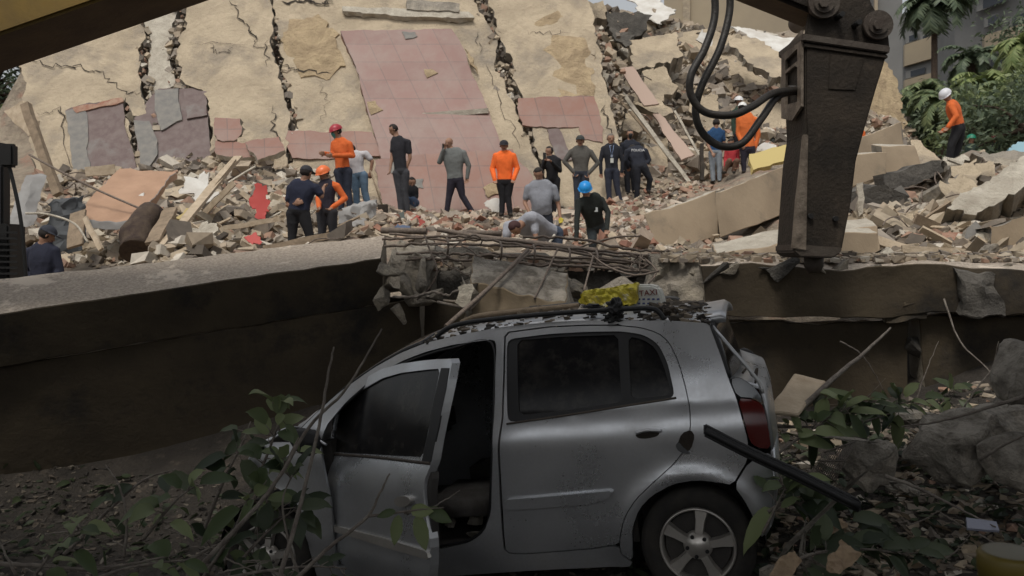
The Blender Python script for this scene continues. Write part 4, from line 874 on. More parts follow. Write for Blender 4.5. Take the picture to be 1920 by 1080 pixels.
# open front door
dz=[(600,870),(618,850),(622,800),(628,766),(645,742),(675,714),(715,692),(750,682),(800,675),(849,673),(840,720),(830,765),(811,860),(806,876),(796,900),(794,925),(800,980),(807,1020),(806,1070),(804,1100),(760,1104),(700,1085),(640,1062),(607,1030),(598,960)]
gh=[(631,770),(650,752),(677,732),(717,709),(752,699),(800,693),(826,691),(818,730),(803,810),(792,858),(700,853),(622,848),(624,800)]
fd=cpanel('front_door',dz,M['silver'],[gh],fr=DF,wf=wdoor,th=.05,step=.035,gap=0,ch=1,hch=1,mirror=False)
cpanel('window',gh,M['glass'],fr=DF,wf=wdoor,off=-.012,th=.004,gap=-.006,mirror=False,parent=fd,ch=1)
cpanel('window_frame',[(790,868),(803,810),(818,730),(827,690),(842,690),(836,730),(822,800),(808,866)],M['trim'],fr=DF,wf=wdoor,off=.003,th=.01,gap=0,mirror=False,parent=fd,ch=0)
ctube('belt_moulding',[(618,851),(700,857),(806,869)],.008,M['iron_edge'],.004,fr=DF,wf=wdoor,parent=fd)
cpanel('side_moulding',[(606,982),(650,992),(720,1010),(800,1034),(803,1050),(720,1026),(650,1004),(608,992)],M['alloy'],fr=DF,wf=wdoor,off=.016,th=.02,gap=0,mirror=False,parent=fd,ch=1)
cpanel('door_handle',[(738,938),(744,931),(760,930),(769,936),(768,946),(752,952),(740,947)],M['alloy'],fr=DF,wf=wdoor,off=.022,th=.03,gap=0,mirror=False,parent=fd,ch=2,step=.02)
cpanel('door_edge',[(796,896),(803,880),(812,890),(808,960),(812,1030),(806,1060),(802,1000)],M['inside'],fr=DF,wf=wdoor,off=-.02,th=.04,gap=0,mirror=False,parent=fd,ch=1)
# door mirror, crushed
bm=bmesh.new(); r=bmesh.ops.create_icosphere(bm,subdivisions=3,radius=1)
for v in bm.verts: v.co=Vector((v.co.x*.10,v.co.y*.05,v.co.z*.075))+v.co*.012*noise.noise(v.co*4)
bmesh.ops.transform(bm,matrix=Matrix.Translation(P(575,828,4.9)-CO)@Matrix.Rotation(.5,4,'Y'),verts=bm.verts); bm_obj('door_mirror',bm,M['trim'],car,smooth=True)
ctube('crumpled_pillar_edge',[(552,842),(570,828),(590,822),(612,834)],.007,M['silver'],.01)
# wheels
def lathe(bm,prof,c,ax,seg=48,mi=0):
    ax=ax.normalized(); a=(ax.cross(Vector((0,0,1))) if abs(ax.z)<.99 else Vector((1,0,0))).normalized(); b=ax.cross(a); rings=[]
    for r_,h in prof: rings.append([bm.verts.new(c+ax*h+(a*math.cos(2*math.pi*k/seg)+b*math.sin(2*math.pi*k/seg))*r_) for k in range(seg)])
    for i in range(len(prof)-1):
        for k in range(seg):
            f=bm.faces.new((rings[i][k],rings[i][(k+1)%seg],rings[i+1][(k+1)%seg],rings[i+1][k])); f.smooth=True; f.material_index=mi
def wheel(u,side):
    c=CX*u+CU*.29+CL*((0.0 if side>0 else 2*WC)-.0); ax=CL*side
    we=empty('wheel',CO*0); we.parent=car; we.location=c
    bm=bmesh.new(); lathe(bm,[(.20,-.165),(.255,-.17),(.282,-.155),(.29,-.12),(.29,-.04),(.283,-.012),(.26,.004),(.225,.004),(.197,-.006),(.192,-.02)],Vector(),ax); bm_obj('tyre',bm,M['tyre'],we)
    bm=bmesh.new(); lathe(bm,[(.193,-.16),(.193,-.012),(.188,-.002),(.180,-.004),(.176,-.022),(.172,-.06),(.168,-.15)],Vector(),ax)
    X_=ax.cross(CU).normalized(); 
    if X_.dot(CX)<0: X_=-X_
    U_=CU
    for k in range(5):
        a=R(78+72*k); d=X_*math.cos(a)+U_*math.sin(a); s=X_*(-math.sin(a))+U_*math.cos(a)
        prof=[(.03,.030,-.004),(.07,.024,-.006),(.12,.027,-.012),(.178,.040,-.018)]
        vs=[]
        for r_,hw,z in prof:
            vs.append([bm.verts.new(d*r_-s*hw+ax*(z-.03)),bm.verts.new(d*r_-s*hw*.75+ax*z),bm.verts.new(d*r_+s*hw*.75+ax*z),bm.verts.new(d*r_+s*hw+ax*(z-.03))])
        for i in range(3):
            for j in range(3): bm.faces.new((vs[i][j],vs[i][j+1],vs[i+1][j+1],vs[i+1][j]))
    lathe(bm,[(.075,-.035),(.062,-.004),(.035,-.001),(.030,.004),(.001,.005)],Vector(),ax,32)
    bmesh.ops.recalc_face_normals(bm,faces=bm.faces); bm_obj('rim',bm,M['alloy'],we)
    for k in range(5):
        bm=bmesh.new(); a=R(42+72*k); d=X_*math.cos(a)+U_*math.sin(a); cyl(bm,d*.052-ax*.01,d*.052+ax*.003,.010,10)
        bm_obj('wheel_bolt',bm,M['trim'],we)
    bm=bmesh.new(); cyl(bm,-ax*.13,-ax*.05,.165,32); bm_obj('brake_drum',bm,M['inside'],we)
for u in (0,-2.50):
    for s in (1,-1): wheel(u,s)
# wheel wells, floor, interior
bm=bmesh.new()
def cbox(bm,u0,u1,v0,v1,w0,w1):
    vs=[bm.verts.new(cp(u,v,w_)) for u in (u0,u1) for v in (v0,v1) for w_ in (w0,w1)]
    for f in ((0,1,3,2),(4,6,7,5),(0,4,5,1),(2,3,7,6),(0,2,6,4),(1,5,7,3)): bm.faces.new([vs[i] for i in f])
cbox(bm,-2.03,-.38,.22,.30,-.06,2*WC+.06); bmesh.ops.recalc_face_normals(bm,faces=bm.faces); bm_obj('floor_pan',bm,M['inside'],car)
bm=bmesh.new(); cbox(bm,-.38,.30,.30,.62,-.24,2*WC+.24); cbox(bm,-.36,-.30,.30,1.05,-.07,2*WC+.07); bmesh.ops.recalc_face_normals(bm,faces=bm.faces); bm_obj('rear_body_floor',bm,M['inside'],car)
bm=bmesh.new(); cbox(bm,-2.10,-2.03,.22,.93,-.07,2*WC+.07); bmesh.ops.recalc_face_normals(bm,faces=bm.faces); bm_obj('firewall',bm,M['inside'],car)
bm=bmesh.new(); cbox(bm,-2.03,-1.78,.72,.93,-.10,2*WC+.10); bmesh.ops.recalc_face_normals(bm,faces=bm.faces); bmesh.ops.bevel(bm,geom=list(bm.edges),offset=.04,segments=2,affect='EDGES'); bm_obj('dashboard',bm,M['inside'],car)
for cs in (0,-2.50):
    for s in (1,-1):
        V=[];Fc=[]
        for k in range(17):
            a=R(-15+k*210/16)
            for d in (-.03,-.30): w_=d if s>0 else 2*WC-d; V.append(cp(cs+.335*math.cos(a),.29+.335*math.sin(a),w_))
        Fc=[(2*k,2*k+1,2*k+3,2*k+2) for k in range(16)]; V.append(cp(cs,.4,-.30 if s>0 else 2*WC+.30)); Fc+=[(2*k+1,34,2*k+3) for k in range(16)]
        mesh_obj('wheel_well',V,Fc,M['rubber'],car)
def seat(uc,wc,wd=.46):
    so=empty('seat',(0,0,0)); so.parent=car; so.location=cp(uc,.3,wc)
    for nm,c,s,rt in (('cushion',cp(0,.18,0),(.48,wd,.16),0),('backrest',cp(.26,.48,0),(.13,wd*.95,.60),.22),('headrest',cp(.34,.86,0),(.08,.24,.17),.15)):
        bm=bmesh.new(); bmesh.ops.create_cube(bm,size=1); bmesh.ops.bevel(bm,geom=list(bm.edges),offset=.2,segments=3,affect='EDGES')
        Rm=Matrix((CX,CL,CU)).transposed().to_4x4(); bmesh.ops.transform(bm,verts=bm.verts,matrix=Matrix.Translation(c)@Rm@Matrix.Rotation(rt,4,'Y')@Matrix.Diagonal((s[0],s[1],s[2],1))); bm_obj(nm,bm,M['seat'],so,smooth=True)
seat(-1.32,-.42); seat(-1.32,-1.16); 
bm=bmesh.new(); a_=cp(-1.70,.80,-.42); tube(bm,[a_+ (CL*math.cos(t)+ (CU*.9+CX*.4).normalized()*math.sin(t))*.18 for t in [R(x) for x in range(0,361,15)]],.014,8,cap=False); cyl(bm,a_,cp(-1.9,.74,-.42),.03,10); bm_obj('steering_wheel',bm,M['inside'],car)
rc_=random.Random(4)
for i in range(10):
    put_chunk(rc_.choice(['concrete','light','dark']),rc_.randrange(5),CO+cp(rc_.uniform(-1.9,-1.15),.34+rc_.random()*.12,rc_.uniform(-.12,-.5)),rc_.uniform(.07,.17),rc_,'lump of rubble lying on the floor inside the open car','rubble inside the car')
# load on the roof: taxi sign, yellow bag, scraps
def on_plane(px_,py_,lw):
    r=ray(px_,py_); s=(lw-(Vector((0,0,CAMZ))-CO).dot(CL))/r.dot(CL); return Vector((0,0,CAMZ))+r*s
LW=-.62
sg=prism('taxi_sign',[(0,0)],1,1,M['rubber'],None) if False else None
def roof_prism(name,poly,lw,depth,m,parent=None,bev=.012):
    pts=[on_plane(x,y,lw) for x,y in poly]; c=sum(pts,Vector())/len(pts); c.z=min(p.z for p in pts); bm=bmesh.new()
    a=[bm.verts.new(p-c) for p in pts]; b=[bm.verts.new(p-c-CL*depth) for p in pts]; n=len(pts); bm.faces.new(a); bm.faces.new(b[::-1])
    for i in range(n): bm.faces.new((a[(i+1)%n],a[i],b[i],b[(i+1)%n]))
    bmesh.ops.recalc_face_normals(bm,faces=bm.faces)
    if bev: bmesh.ops.bevel(bm,geom=list(bm.edges),offset=bev,segments=3,affect='EDGES')
    o=bm_obj(name,bm,m,parent,smooth=False); o.location=c-(parent.location if parent else Vector()); return o
M['sign']=flat('sign_white',(.52,.53,.50),.4)
sg=empty('taxi_sign',on_plane(1195,577,LW)); tag(sg,'white taxi sign standing on the silver car roof','sign')
so=roof_prism('sign_body',[(1166,578),(1168,550),(1174,538),(1186,534),(1222,534),(1234,539),(1241,556),(1246,578)],LW,.16,M['sign']); so.location-=sg.location; so.parent=sg
def text(s,loc,xdir,updir,size,m,parent,name='lettering',depth=.002):
    cu=bpy.data.curves.new(name,'FONT'); cu.body=s; cu.size=size; cu.extrude=depth; cu.align_x='CENTER'; to=bpy.data.objects.new(name,cu); sc.collection.objects.link(to); bpy.context.view_layer.update()
    me=bpy.data.meshes.new_from_object(to.evaluated_get(bpy.context.evaluated_depsgraph_get())); bpy.data.objects.remove(to)
    x=xdir.normalized(); z=x.cross(updir).normalized(); y=z.cross(x); Mx=Matrix((x,y,z)).transposed().to_4x4(); Mx.translation=loc; me.transform(Mx); me.materials.clear(); me.materials.append(m); o=bpy.data.objects.new(name,me); return link(o,parent)
text('TAXI',on_plane(1216,554,LW+.004)-sg.location,CX,CU,.048,flat('letter_red',(.16,.03,.02),.6),sg)
bm=bmesh.new(); 
for j in range(2):
    for i in range(5): 
        p=on_plane(1198+i*9,561+j*8,LW+.004)-sg.location; box(bm,p,(.015,.003,.010),Matrix((CX,CL,CU)).transposed())
bm_obj('blue_digits',bm,flat('digit_blue',(.05,.07,.20),.6),sg)
bm=bmesh.new(); p=on_plane(1181,551,LW+.004)-sg.location; cyl(bm,p,p+CL*.003,.017,20); bm_obj('emblem',bm,flat('emblem_grey',(.10,.12,.08),.6),sg)
bg_poly=[(1084,569),(1092,546),(1110,543),(1140,541),(1160,536),(1194,531),(1193,545),(1196,556),(1190,572),(1160,574),(1120,574)]
pts=[px2plane((on_plane(1140,560,LW+.03),CX,CU,CL),*q) for q in bg_poly]
pl=(on_plane(1140,560,LW+.06),CX,CU,CL)
def crumple(name,poly,pl,th,m,amp,seed,label,cat,step=.02,jit=.006):
    p0,u,v,n=pl; Q=[px2plane(pl,*q) for q in poly]; Q=Q if area(Q)>0 else Q[::-1]; Q=jag(Q,jit,step,seed)
    def fn(a,b,d): 
        q=Vector((a*14+seed,b*14,d*9)); k=(abs(noise.noise(q))+.5*abs(noise.noise(q*2.3))); return u*a+v*b+n*(amp*k*2-amp-d)
    o=panel(name,Q,[],step,fn,th,m,None,smooth=False); o.location=p0; return tag(o,label,cat)
M['bag']=mat('yellow_bag',(.62,.56,.06),.45,col2=(.45,.36,.05),scale=9,col3=(.62,.60,.45),scale3=14,thr3=(.58,.66),bump=.5,bscale=30)
crumple('plastic_bag',bg_poly,pl,.10,M['bag'],.022,3,'crumpled yellow plastic bag beside the taxi sign','bag',step=.009)
def scrap(label,px_,py_,lw,size,m,seed,name='scrap',cat='scrap'):
    bm=bmesh.new(); bmesh.ops.create_icosphere(bm,subdivisions=4,radius=1)
    for v in bm.verts:
        q=v.co*1.8+Vector((seed*3,0,0)); v.co=Vector((v.co.x*size[0],v.co.y*size[1],v.co.z*size[2]))*(1+.5*noise.noise(q)+.3*noise.noise(q*2.2)+.10*noise.noise(q*6))
    o=bm_obj(name,bm,m,smooth=True); o.location=on_plane(px_,py_,lw); return tag(o,label,cat)
scrap('black crumpled rag piled on the roof rail in front of the yellow bag',1152,575,-.22,(.045,.05,.045),M['trim'],1)
scrap('second dark rag under the roof rail by the yellow bag',1148,598,-.22,(.045,.04,.03),M['rubber'],2)
scrap('grey tangle of scrap at the rear end of the roof rail',1252,585,-.32,(.05,.06,.035),M['iron'],3)
scrap('small dark rag left of the yellow bag',1112,574,-.25,(.05,.03,.012),M['trim'],4)
bm=bmesh.new(); q=[on_plane(866,604,-.45),on_plane(900,592,-.45),on_plane(980,583,-.48),on_plane(1085,573,-.5)]; tube(bm,spline(q,4),[.016]*13,8); o=bm_obj('timber_pole',bm,M['wood'],recenter=True); tag(o,'pale pole lying on the front of the car roof','pole')
rr=random.Random(8); V=[];Fc=[]
from mathutils.bvhtree import BVHTree
ro_=[q for q in bpy.data.objects if q.name.startswith('roof') and q.name[:5] in('roof','roof.') and not q.name.startswith('roof_')][0]; bv=BVHTree.FromPolygons([v.co.copy() for v in ro_.data.vertices],[tuple(p.vertices) for p in ro_.data.polygons])
for i in range(1500):
    u_=rr.uniform(-1.75,.18); u_=rr.uniform(-.15,.18) if i%5==0 else u_; lw=-.19-rr.random()**1.5*.8; hit_=bv.ray_cast(cp(u_,2.2,lw),-CU)
    if hit_[0] is None: continue
    base=CO+hit_[0]; s=.008+rr.random()**4*.032; b=len(V)
    for c in range(8): V.append(base+Vector((((c&1)-.5)*rr.uniform(.6,2),(((c>>1)&1)-.5)*rr.uniform(.6,1.6),(((c>>2)&1))*rr.uniform(.3,1)-.1))*s)
    Fc+=[(b+0,b+2,b+3,b+1),(b+4,b+5,b+7,b+6),(b+0,b+1,b+5,b+4),(b+2,b+6,b+7,b+3),(b+0,b+4,b+6,b+2),(b+1,b+3,b+7,b+5)]
M['roof_bits']=islandmat('roof_bits',[(.06,.05,.04),(.10,.085,.07),(.24,.20,.15),(.04,.035,.03),(.16,.13,.10)])
o=mesh_obj('roof_grit',V,Fc,M['roof_bits']); tag(o,'crumbs of rubble scattered on the car roof','rubble',kind='stuff')
# ---------------------------------------------------------------- people
def hull_caps(bm,a,b,ra,rb,ico):
    t=bmesh.new()
    for c,r in ((a,ra),(b,rb)):
        for v in ico: t.verts.new(c+v*r)
    rr_=bmesh.ops.convex_hull(t,input=t.verts); dead=[g for g in rr_['geom_interior'] if isinstance(g,bmesh.types.BMVert)]
    dead+= [v for v in t.verts if not v.link_faces and v not in dead]
    bmesh.ops.delete(t,geom=list(set(dead)),context='VERTS')
    idx={}; 
    for v in t.verts: idx[v.index if False else v]=bm.verts.new(v.co)
    for f in t.faces: bm.faces.new([idx[v] for v in f.verts])
    t.free()
_t=bmesh.new(); bmesh.ops.create_icosphere(_t,subdivisions=2,radius=1); ICO=[v.co.copy() for v in _t.verts]; _t.free()
SKIN=mat('skin',(.30,.17,.11),.6,col2=(.24,.13,.085),scale=6,bump=0); HAIR=mat('dark_hair',(.018,.014,.012),.7,bump=.6,bscale=60)
def person(label,D,k,yaw=0,pitch=0,top=(.03,.035,.06),sleeve=None,forearm=None,legs=(.02,.02,.022),hat=None,hair=(.018,.014,.012),glove=None,mask=None,bulk=1.0,belly=0,shoe=(.03,.025,.02),group='people standing and working on the rubble',tint=1,mark=None,long_sleeve=True,vox=.011):
    """k: picture keypoints H N SL SR EL ER WL WR P KL KR AL AR (x,y[,depth offset])"""
    names='H N SL SR EL ER WL WR P KL KR AL AR'.split(); J={}
    for n_,q in zip(names,k): J[n_]=P(q[0],q[1],D)+Vector((0,q[2] if len(q)>2 else 0,0))
    y=R(yaw); f0=Vector((math.sin(y),-math.cos(y),0)); f=(f0*math.cos(R(pitch))-Vector((0,0,math.sin(R(pitch))))).normalized()
    up=Vector((0,0,1)) ; side=f.cross(up).normalized(); hu=side.cross(f).normalized()
    lat=(J['SR']-J['SL']).normalized(); spine=(J['N']-J['P'])
    mats=[]; 
    def mi(m):
        if m not in mats: mats.append(m)
        return mats.index(m)
    mSk=mi(SKIN); nm=label[:14]
    mT=mi(cloth('top_%02d%02d%02d'%tuple(int(c*99) for c in top),top)); sl=sleeve or top; mS=mi(cloth('top_%02d%02d%02d'%tuple(int(c*99) for c in sl),sl)); mL=mi(cloth('top_%02d%02d%02d'%tuple(int(c*99) for c in legs),legs)); mSh=mi(cloth('shoe_%02d'%int(shoe[0]*99),shoe))
    mF=mS if long_sleeve else mSk; mG=mi(flat('glove_yellow',(.45,.36,.05),.8)) if glove else mSk
    C=[]  # (a,b,ra,rb,mat)
    def c(a,b,ra,rb,m): C.append((Vector(a),Vector(b),ra,rb,m))
    h=J['H']
    c(h+hu*.03+f*-.012,h+hu*.02+f*.01,.088,.086,mSk); c(h-hu*.03+f*.02,h-hu*.075+f*.045,.068,.042,mSk); c(h+f*.085-hu*.005,h+f*.105-hu*.03,.011,.014,mSk)
    for s in (-1,1): c(h+side*s*.082-hu*.005,h+side*s*.088-hu*.03,.016,.012,mSk)
    mE=mi(flat('eye_dark',(.02,.015,.012),.4)); mM=mi(flat('mouth',(.16,.06,.05),.6))
    for s in (-1,1): c(h+f*.082+side*s*.032+hu*.012,h+f*.082+side*s*.034+hu*.012,.011,.011,mE)
    c(h+f*.085-hu*.058+side*-.02,h+f*.085-hu*.058+side*.02,.009,.009,mM)
    if mask: 
        mm=mi(flat('mask_%02d'%int(mask[1]*99),mask,.8)); c(h+f*.07-hu*.02,h+f*.06-hu*.085,.052,.035,mm)
    c(h-hu*.06-f*.01,J['N']-Vector((0,0,.03)),.055,.062,mSk)
    # torso
    sp=J['P']-J['N']; sw=(J['SR']-J['SL']).length; n=8; hl=lat.copy(); hl=(hl-sp.normalized()*hl.dot(sp.normalized())).normalized(); fw=hl.cross(sp.normalized()); fw=fw if fw.dot(f0)>0 else -fw; n=22
    for i in range(n+1):
        t=i/n; g8=np.arange(9); hw=sw/2*float(np.interp(t*8,g8,[.62,.86,.80,.74,.66,.60,.56,.56,.58])); r=float(np.interp(t*8,g8,[.07,.092,.108,.112,.108,.104,.106,.108,.108]))*bulk
        hw=max(.03,hw-.06); m=mL if t>.93 else mT; p=J['N']+sp*t*.97+ (fw*belly*math.sin(math.pi*min(1,max(0,(t-.3)/.7))) if belly else Vector())
        if i==0: p=p+sp.normalized()*.05
        c(p-hl*hw,p+hl*hw,r,r,m)
    for s,S in ((-1,'L'),(1,'R')):
        sh,el,wr=J['S'+S],J['E'+S],J['W'+S]
        c(J['N']+sp*.1+hl*s*.06,sh,.075*bulk,.066*bulk,mS); c(sh,el,.064*bulk,.050*bulk,mS)
        if not long_sleeve:
            C.pop(); mid=sh.lerp(el,.62); c(sh,mid,.066*bulk,.060*bulk,mS); c(mid,el,.044,.040,mSk); c(el,wr,.040,.028,mSk)
        else: c(el,wr,.050*bulk,.040*bulk,mF)
        # hand: palm, four fingers, thumb
        d=(wr-el).normalized(); n_=d.cross(f0); n_=n_.normalized() if n_.length>.1 else side; fl=n_.cross(d).normalized()
        c(wr,wr+d*.03,.026,.026,mG); 
        for j in range(4):
            o_=n_*(j-1.5)*.021; b0=wr+d*.035+o_*.8; b1=wr+d*.085+o_; L=(.062,.072,.068,.052)[j]
            c(b0,b1,.017,.014,mG); e1=b1+(d*.8+fl*.5).normalized()*L*.55; c(b1,e1,.0105,.0095,mG); c(e1,e1+(d*.35+fl*.9).normalized()*L*.5,.0095,.0085,mG)
        tb_=wr+d*.035-n_*s*.025; c(tb_,tb_+(d*.6-n_*s*.8+fl*.3).normalized()*.045,.013,.011,mG); c(tb_+(d*.6-n_*s*.8+fl*.3).normalized()*.045,tb_+(d*.95-n_*s*.7+fl*.6).normalized()*.075,.011,.0095,mG)
        hip=J['P']+hl*s*.085+sp.normalized()*.03; kn,an=J['K'+S],J['A'+S]
        c(hip,kn,.100*min(bulk,1.1),.070,mL); c(kn,an+Vector((0,0,.02)),.070,.060,mL)
        ff=(f0+lat*s*.25).normalized(); c(an-Vector((0,0,.03))-f0*.03,an-Vector((0,0,.05))+ff*.15,.042,.034,mSh)
    org=J['P'].copy(); org.z=min(J['AL'].z,J['AR'].z)-.08; bm=bmesh.new()
    for a,b,ra,rb,m in C: hull_caps(bm,a-org,b-org,ra,rb,ICO)
    me=bpy.data.meshes.new('person'); bm.to_mesh(me); bm.free(); o=bpy.data.objects.new('person',me); sc.collection.objects.link(o)
    md=o.modifiers.new('r','REMESH'); md.mode='VOXEL'; md.voxel_size=vox; md.adaptivity=0; s2=o.modifiers.new('s','SMOOTH'); s2.factor=.5; s2.iterations=5
    dg=bpy.context.evaluated_depsgraph_get(); nm_=bpy.data.meshes.new_from_object(o.evaluated_get(dg)); o.modifiers.clear(); o.data=nm_; bpy.data.meshes.remove(me)
    for m in mats: nm_.materials.append(m)
    nv=len(nm_.vertices); co=np.empty(nv*3); nm_.vertices.foreach_get('co',co); co=co.reshape(-1,3); nr=np.empty(nv*3); nm_.vertices.foreach_get('normal',nr); nr=nr.reshape(-1,3)
    best=np.full(nv,1e9); lab=np.zeros(nv,int)
    for a,b,ra,rb,m in C:
        a_=np.array(a-org); b_=np.array(b-org); ab=b_-a_; L2=max(ab@ab,1e-9); t=np.clip(((co-a_)@ab)/L2,0,1); dd=np.linalg.norm(co-(a_+t[:,None]*ab),axis=1)-(ra+(rb-ra)*t)
        # skin parts give way only where they stand proud of the cloth
        k_=dd<best-1e-4; best[k_]=dd[k_]; lab[k_]=m
    cl=(lab!=mSk)&(lab!=mG)&(lab!=mE)&(lab!=mM)
    x,y_,z=co[:,0],co[:,1],co[:,2]; q=label.__len__()
    rg=np.random.default_rng(q); fold=np.zeros(nv)
    for _ in range(7):
        w_=rg.normal(size=3); w_=w_/np.linalg.norm(w_)*rg.uniform(9,26); fold+=np.sin(co@w_+rg.uniform(0,6)+1.5*np.sin(co@rg.normal(size=3)*9))/2.6
    co=co+nr*((1-np.abs(fold))*.0042*cl)[:,None]; nm_.vertices.foreach_set('co',co.reshape(-1)); 
    lv=np.empty(len(nm_.loops),int); nm_.loops.foreach_get('vertex_index',lv); ls=np.empty(len(nm_.polygons),int); nm_.polygons.foreach_get('loop_start',ls)
    nm_.polygons.foreach_set('material_index',lab[lv[ls]]); nm_.polygons.foreach_set('use_smooth',[True]*len(nm_.polygons)); nm_.update()
    o.location=org; tag(o,label,'person',group)
    # headgear and hair
    Fm=Matrix((side,f,hu)).transposed().to_4x4(); Fm.translation=h-org
    def headbm(fn,sub=3):
        b=bmesh.new(); bmesh.ops.create_icosphere(b,subdivisions=sub,radius=1); fn(b); bmesh.ops.transform(b,matrix=Fm,verts=b.verts); return b
    if hair is not None and (not hat or True):
        def fh_(b):
            for v in b.verts:
                x,yy,z=v.co; face=(yy>.25 and z<.55) or z<-.45
                s=.86 if face else 1.0; v.co=Vector((x*.094*s,yy*.100*s-.004,z*.112*s+.012)); v.co*=1+.03*noise.noise(v.co*40)
        bm_obj('hair',headbm(fh_),flat('hair_%02d'%int(hair[0]*99),hair,.8),o,smooth=True)
    if hat:
        kind,col=hat; hm=flat('hat_%02d%02d%02d'%tuple(int(c*99) for c in col),col,.35 if kind=='helmet' else .85)
        def fhat(b):
            bmesh.ops.bisect_plane(b,geom=list(b.verts)+list(b.edges)+list(b.faces),plane_co=(0,0,.0),plane_no=(0,0,-1),clear_outer=True)
            for v in b.verts:
                x,yy,z=v.co
                if kind=='helmet': v.co=Vector((x*.118,yy*.135,z*.118+.030)); v.co.z+=.006*max(0,math.cos(x*9)) if z>.2 else 0
                else: v.co=Vector((x*.099,yy*.108,z*.096+.030))
        b=headbm(fhat); vis=bmesh.new(); n=10; ring=[]
        for i in range(n+1):
            a=math.pi*(i/n); ww=.118 if kind=='helmet' else .09; lo=.105; ext=.045 if kind=='helmet' else .085
            ring.append((vis.verts.new((math.cos(a)*ww,math.sin(a)*lo,.034)),vis.verts.new((math.cos(a)*(ww+ .01),math.sin(a)*(lo+ext),.022))))
        for i in range(n): vis.faces.new((ring[i][0],ring[i+1][0],ring[i+1][1],ring[i][1]))
        bmesh.ops.transform(vis,matrix=Fm,verts=vis.verts); 
        ho=bm_obj('helmet' if kind=='helmet' else 'cap',b,hm,o,smooth=True); vo=bm_obj('brim',vis,hm,ho,smooth=True); md=vo.modifiers.new('s','SOLIDIFY'); md.thickness=.006; md2=ho.modifiers.new('s','SOLIDIFY'); md2.thickness=.006
    o['_k']=0; del o['_k']
    return o,J,org,f0,lat
OR=(.72,.15,.035); NV=(.018,.022,.045); BK=(.014,.014,.017)
person('person in navy t-shirt and black cap seen from behind, leaning towards the orange helmet',13.5,[(574,324),(568,343),(546,353),(592,353),(540,385),(603,368),(556,382,-.1),(600,350,.25),(560,398),(548,440),(580,440),(546,486),(583,486)],150,10,NV,legs=BK,hat=('cap',(.03,.03,.035)),long_sleeve=False,bulk=1.12)
person('person in orange helmet with navy vest and orange sleeves beside the navy t-shirt',14.5,[(607,326),(612,341),(602,350),(632,350),(597,372),(647,372),(603,390,-.2),(628,390,-.2),(613,396),(604,432),(624,432),(603,472),(626,472)],-35,25,(.025,.022,.035),sleeve=OR,legs=(.035,.035,.042),hat=('helmet',(.75,.17,.05)))
person('person in red helmet, teal mask and orange jacket standing above the orange helmet',16.3,[(631,247),(638,262),(626,270),(655,271),(624,290),(662,292),(616,292,-.35),(632,296,-.35),(643,320),(640,355),(652,356),(640,392),(657,392)],-60,20,OR,legs=(.03,.035,.055),hat=('helmet',(.35,.03,.045)),mask=(.05,.22,.20))
_,J4,_,_,_=person('person in white t-shirt and blue jeans working with a shovel behind the orange jacket',16.9,[(656,280,.1),(664,288),(658,294),(686,288),(654,306),(698,303),(648,318,-.1),(695,322),(672,328),(668,362),(684,360),(670,395),(692,395)],170,40,(.55,.54,.56),legs=(.12,.19,.27),long_sleeve=False)
person('person in black polo shirt standing in profile before the red tiled panel',18,[(738,243),(745,258),(738,267),(765,267),(735,292),(769,296),(733,318,-.1),(760,322),(752,322),(749,360),(759,361),(752,396),(764,396)],-75,25,(.022,.022,.028),legs=(.05,.052,.06),long_sleeve=False)
person('person in dark jacket and jeans crouching behind the black polo shirt',18.7,[(772,342),(771,351),(765,355),(779,355),(763,366),(781,368),(766,376,-.2),(777,378,-.2),(771,378),(766,374,-.3),(777,376,-.3),(767,393,-.2),(777,393,-.2)],20,20,BK,legs=(.08,.12,.2))
person('bald person in grey jacket holding a phone to the ear, legs apart',19,[(842,268),(849,281),(831,288),(869,287),(824,304),(879,311),(833,281,-.12),(876,333),(854,340),(842,368),(867,368),(838,397),(884,397)],-25,8,(.16,.17,.165),legs=(.028,.03,.033),hair=None,bulk=1.1)
person('person in bright orange coat and black cap with dark trousers facing the camera',18.5,[(945,273),(946,287),(930,293),(962,293),(923,317),(970,316),(928,338,-.15),(963,337,-.15),(947,342),(942,370),(953,370),(941,399),(956,399)],0,10,(.95,.17,.03),legs=BK,hat=('cap',(.02,.02,.025)),bulk=1.18)
person('person in grey t-shirt with yellow gloves standing behind the bent back',15,[(1010,326),(1013,343),(991,353),(1038,353),(984,380),(1047,384),(992,400,-.2),(1050,408,-.1),(1016,404),(1007,440),(1032,440),(1005,486),(1034,486)],-20,40,(.24,.25,.28),legs=(.03,.035,.05),long_sleeve=False,belly=.07,bulk=1.1,glove=True)
person('person in light grey t-shirt bending right over the rubble, head down',13,[(966,428,-.35),(980,414,-.15),(952,424,-.1),(1000,408,-.1),(950,452,-.2),(1004,448,-.2),(958,480,-.3),(990,478,-.35),(1036,440,.35),(1028,482,.2),(1047,482,.3),(1030,515,.4),(1050,515,.4)],-40,75,(.33,.34,.38),legs=(.06,.08,.12),long_sleeve=False,bulk=1.15,hair=(.05,.02,.02))
person('person in black with hair in a bun holding up a phone',19.5,[(1030,284),(1034,295),(1021,302),(1047,301),(1017,318),(1050,320),(1022,303,-.25),(1033,306,-.28),(1036,336),(1032,368),(1043,368),(1033,408),(1045,408)],-50,10,BK,legs=BK)
person('person in grey-green long sleeves and dark cap standing with hands on hips',18.5,[(1088,264),(1089,277),(1071,285),(1107,285),(1058,303),(1121,306),(1075,323,-.05),(1104,325,-.05),(1089,326),(1082,360),(1098,360),(1082,400),(1099,400)],0,5,(.10,.095,.085),legs=(.035,.04,.055),hat=('cap',(.04,.045,.045)))
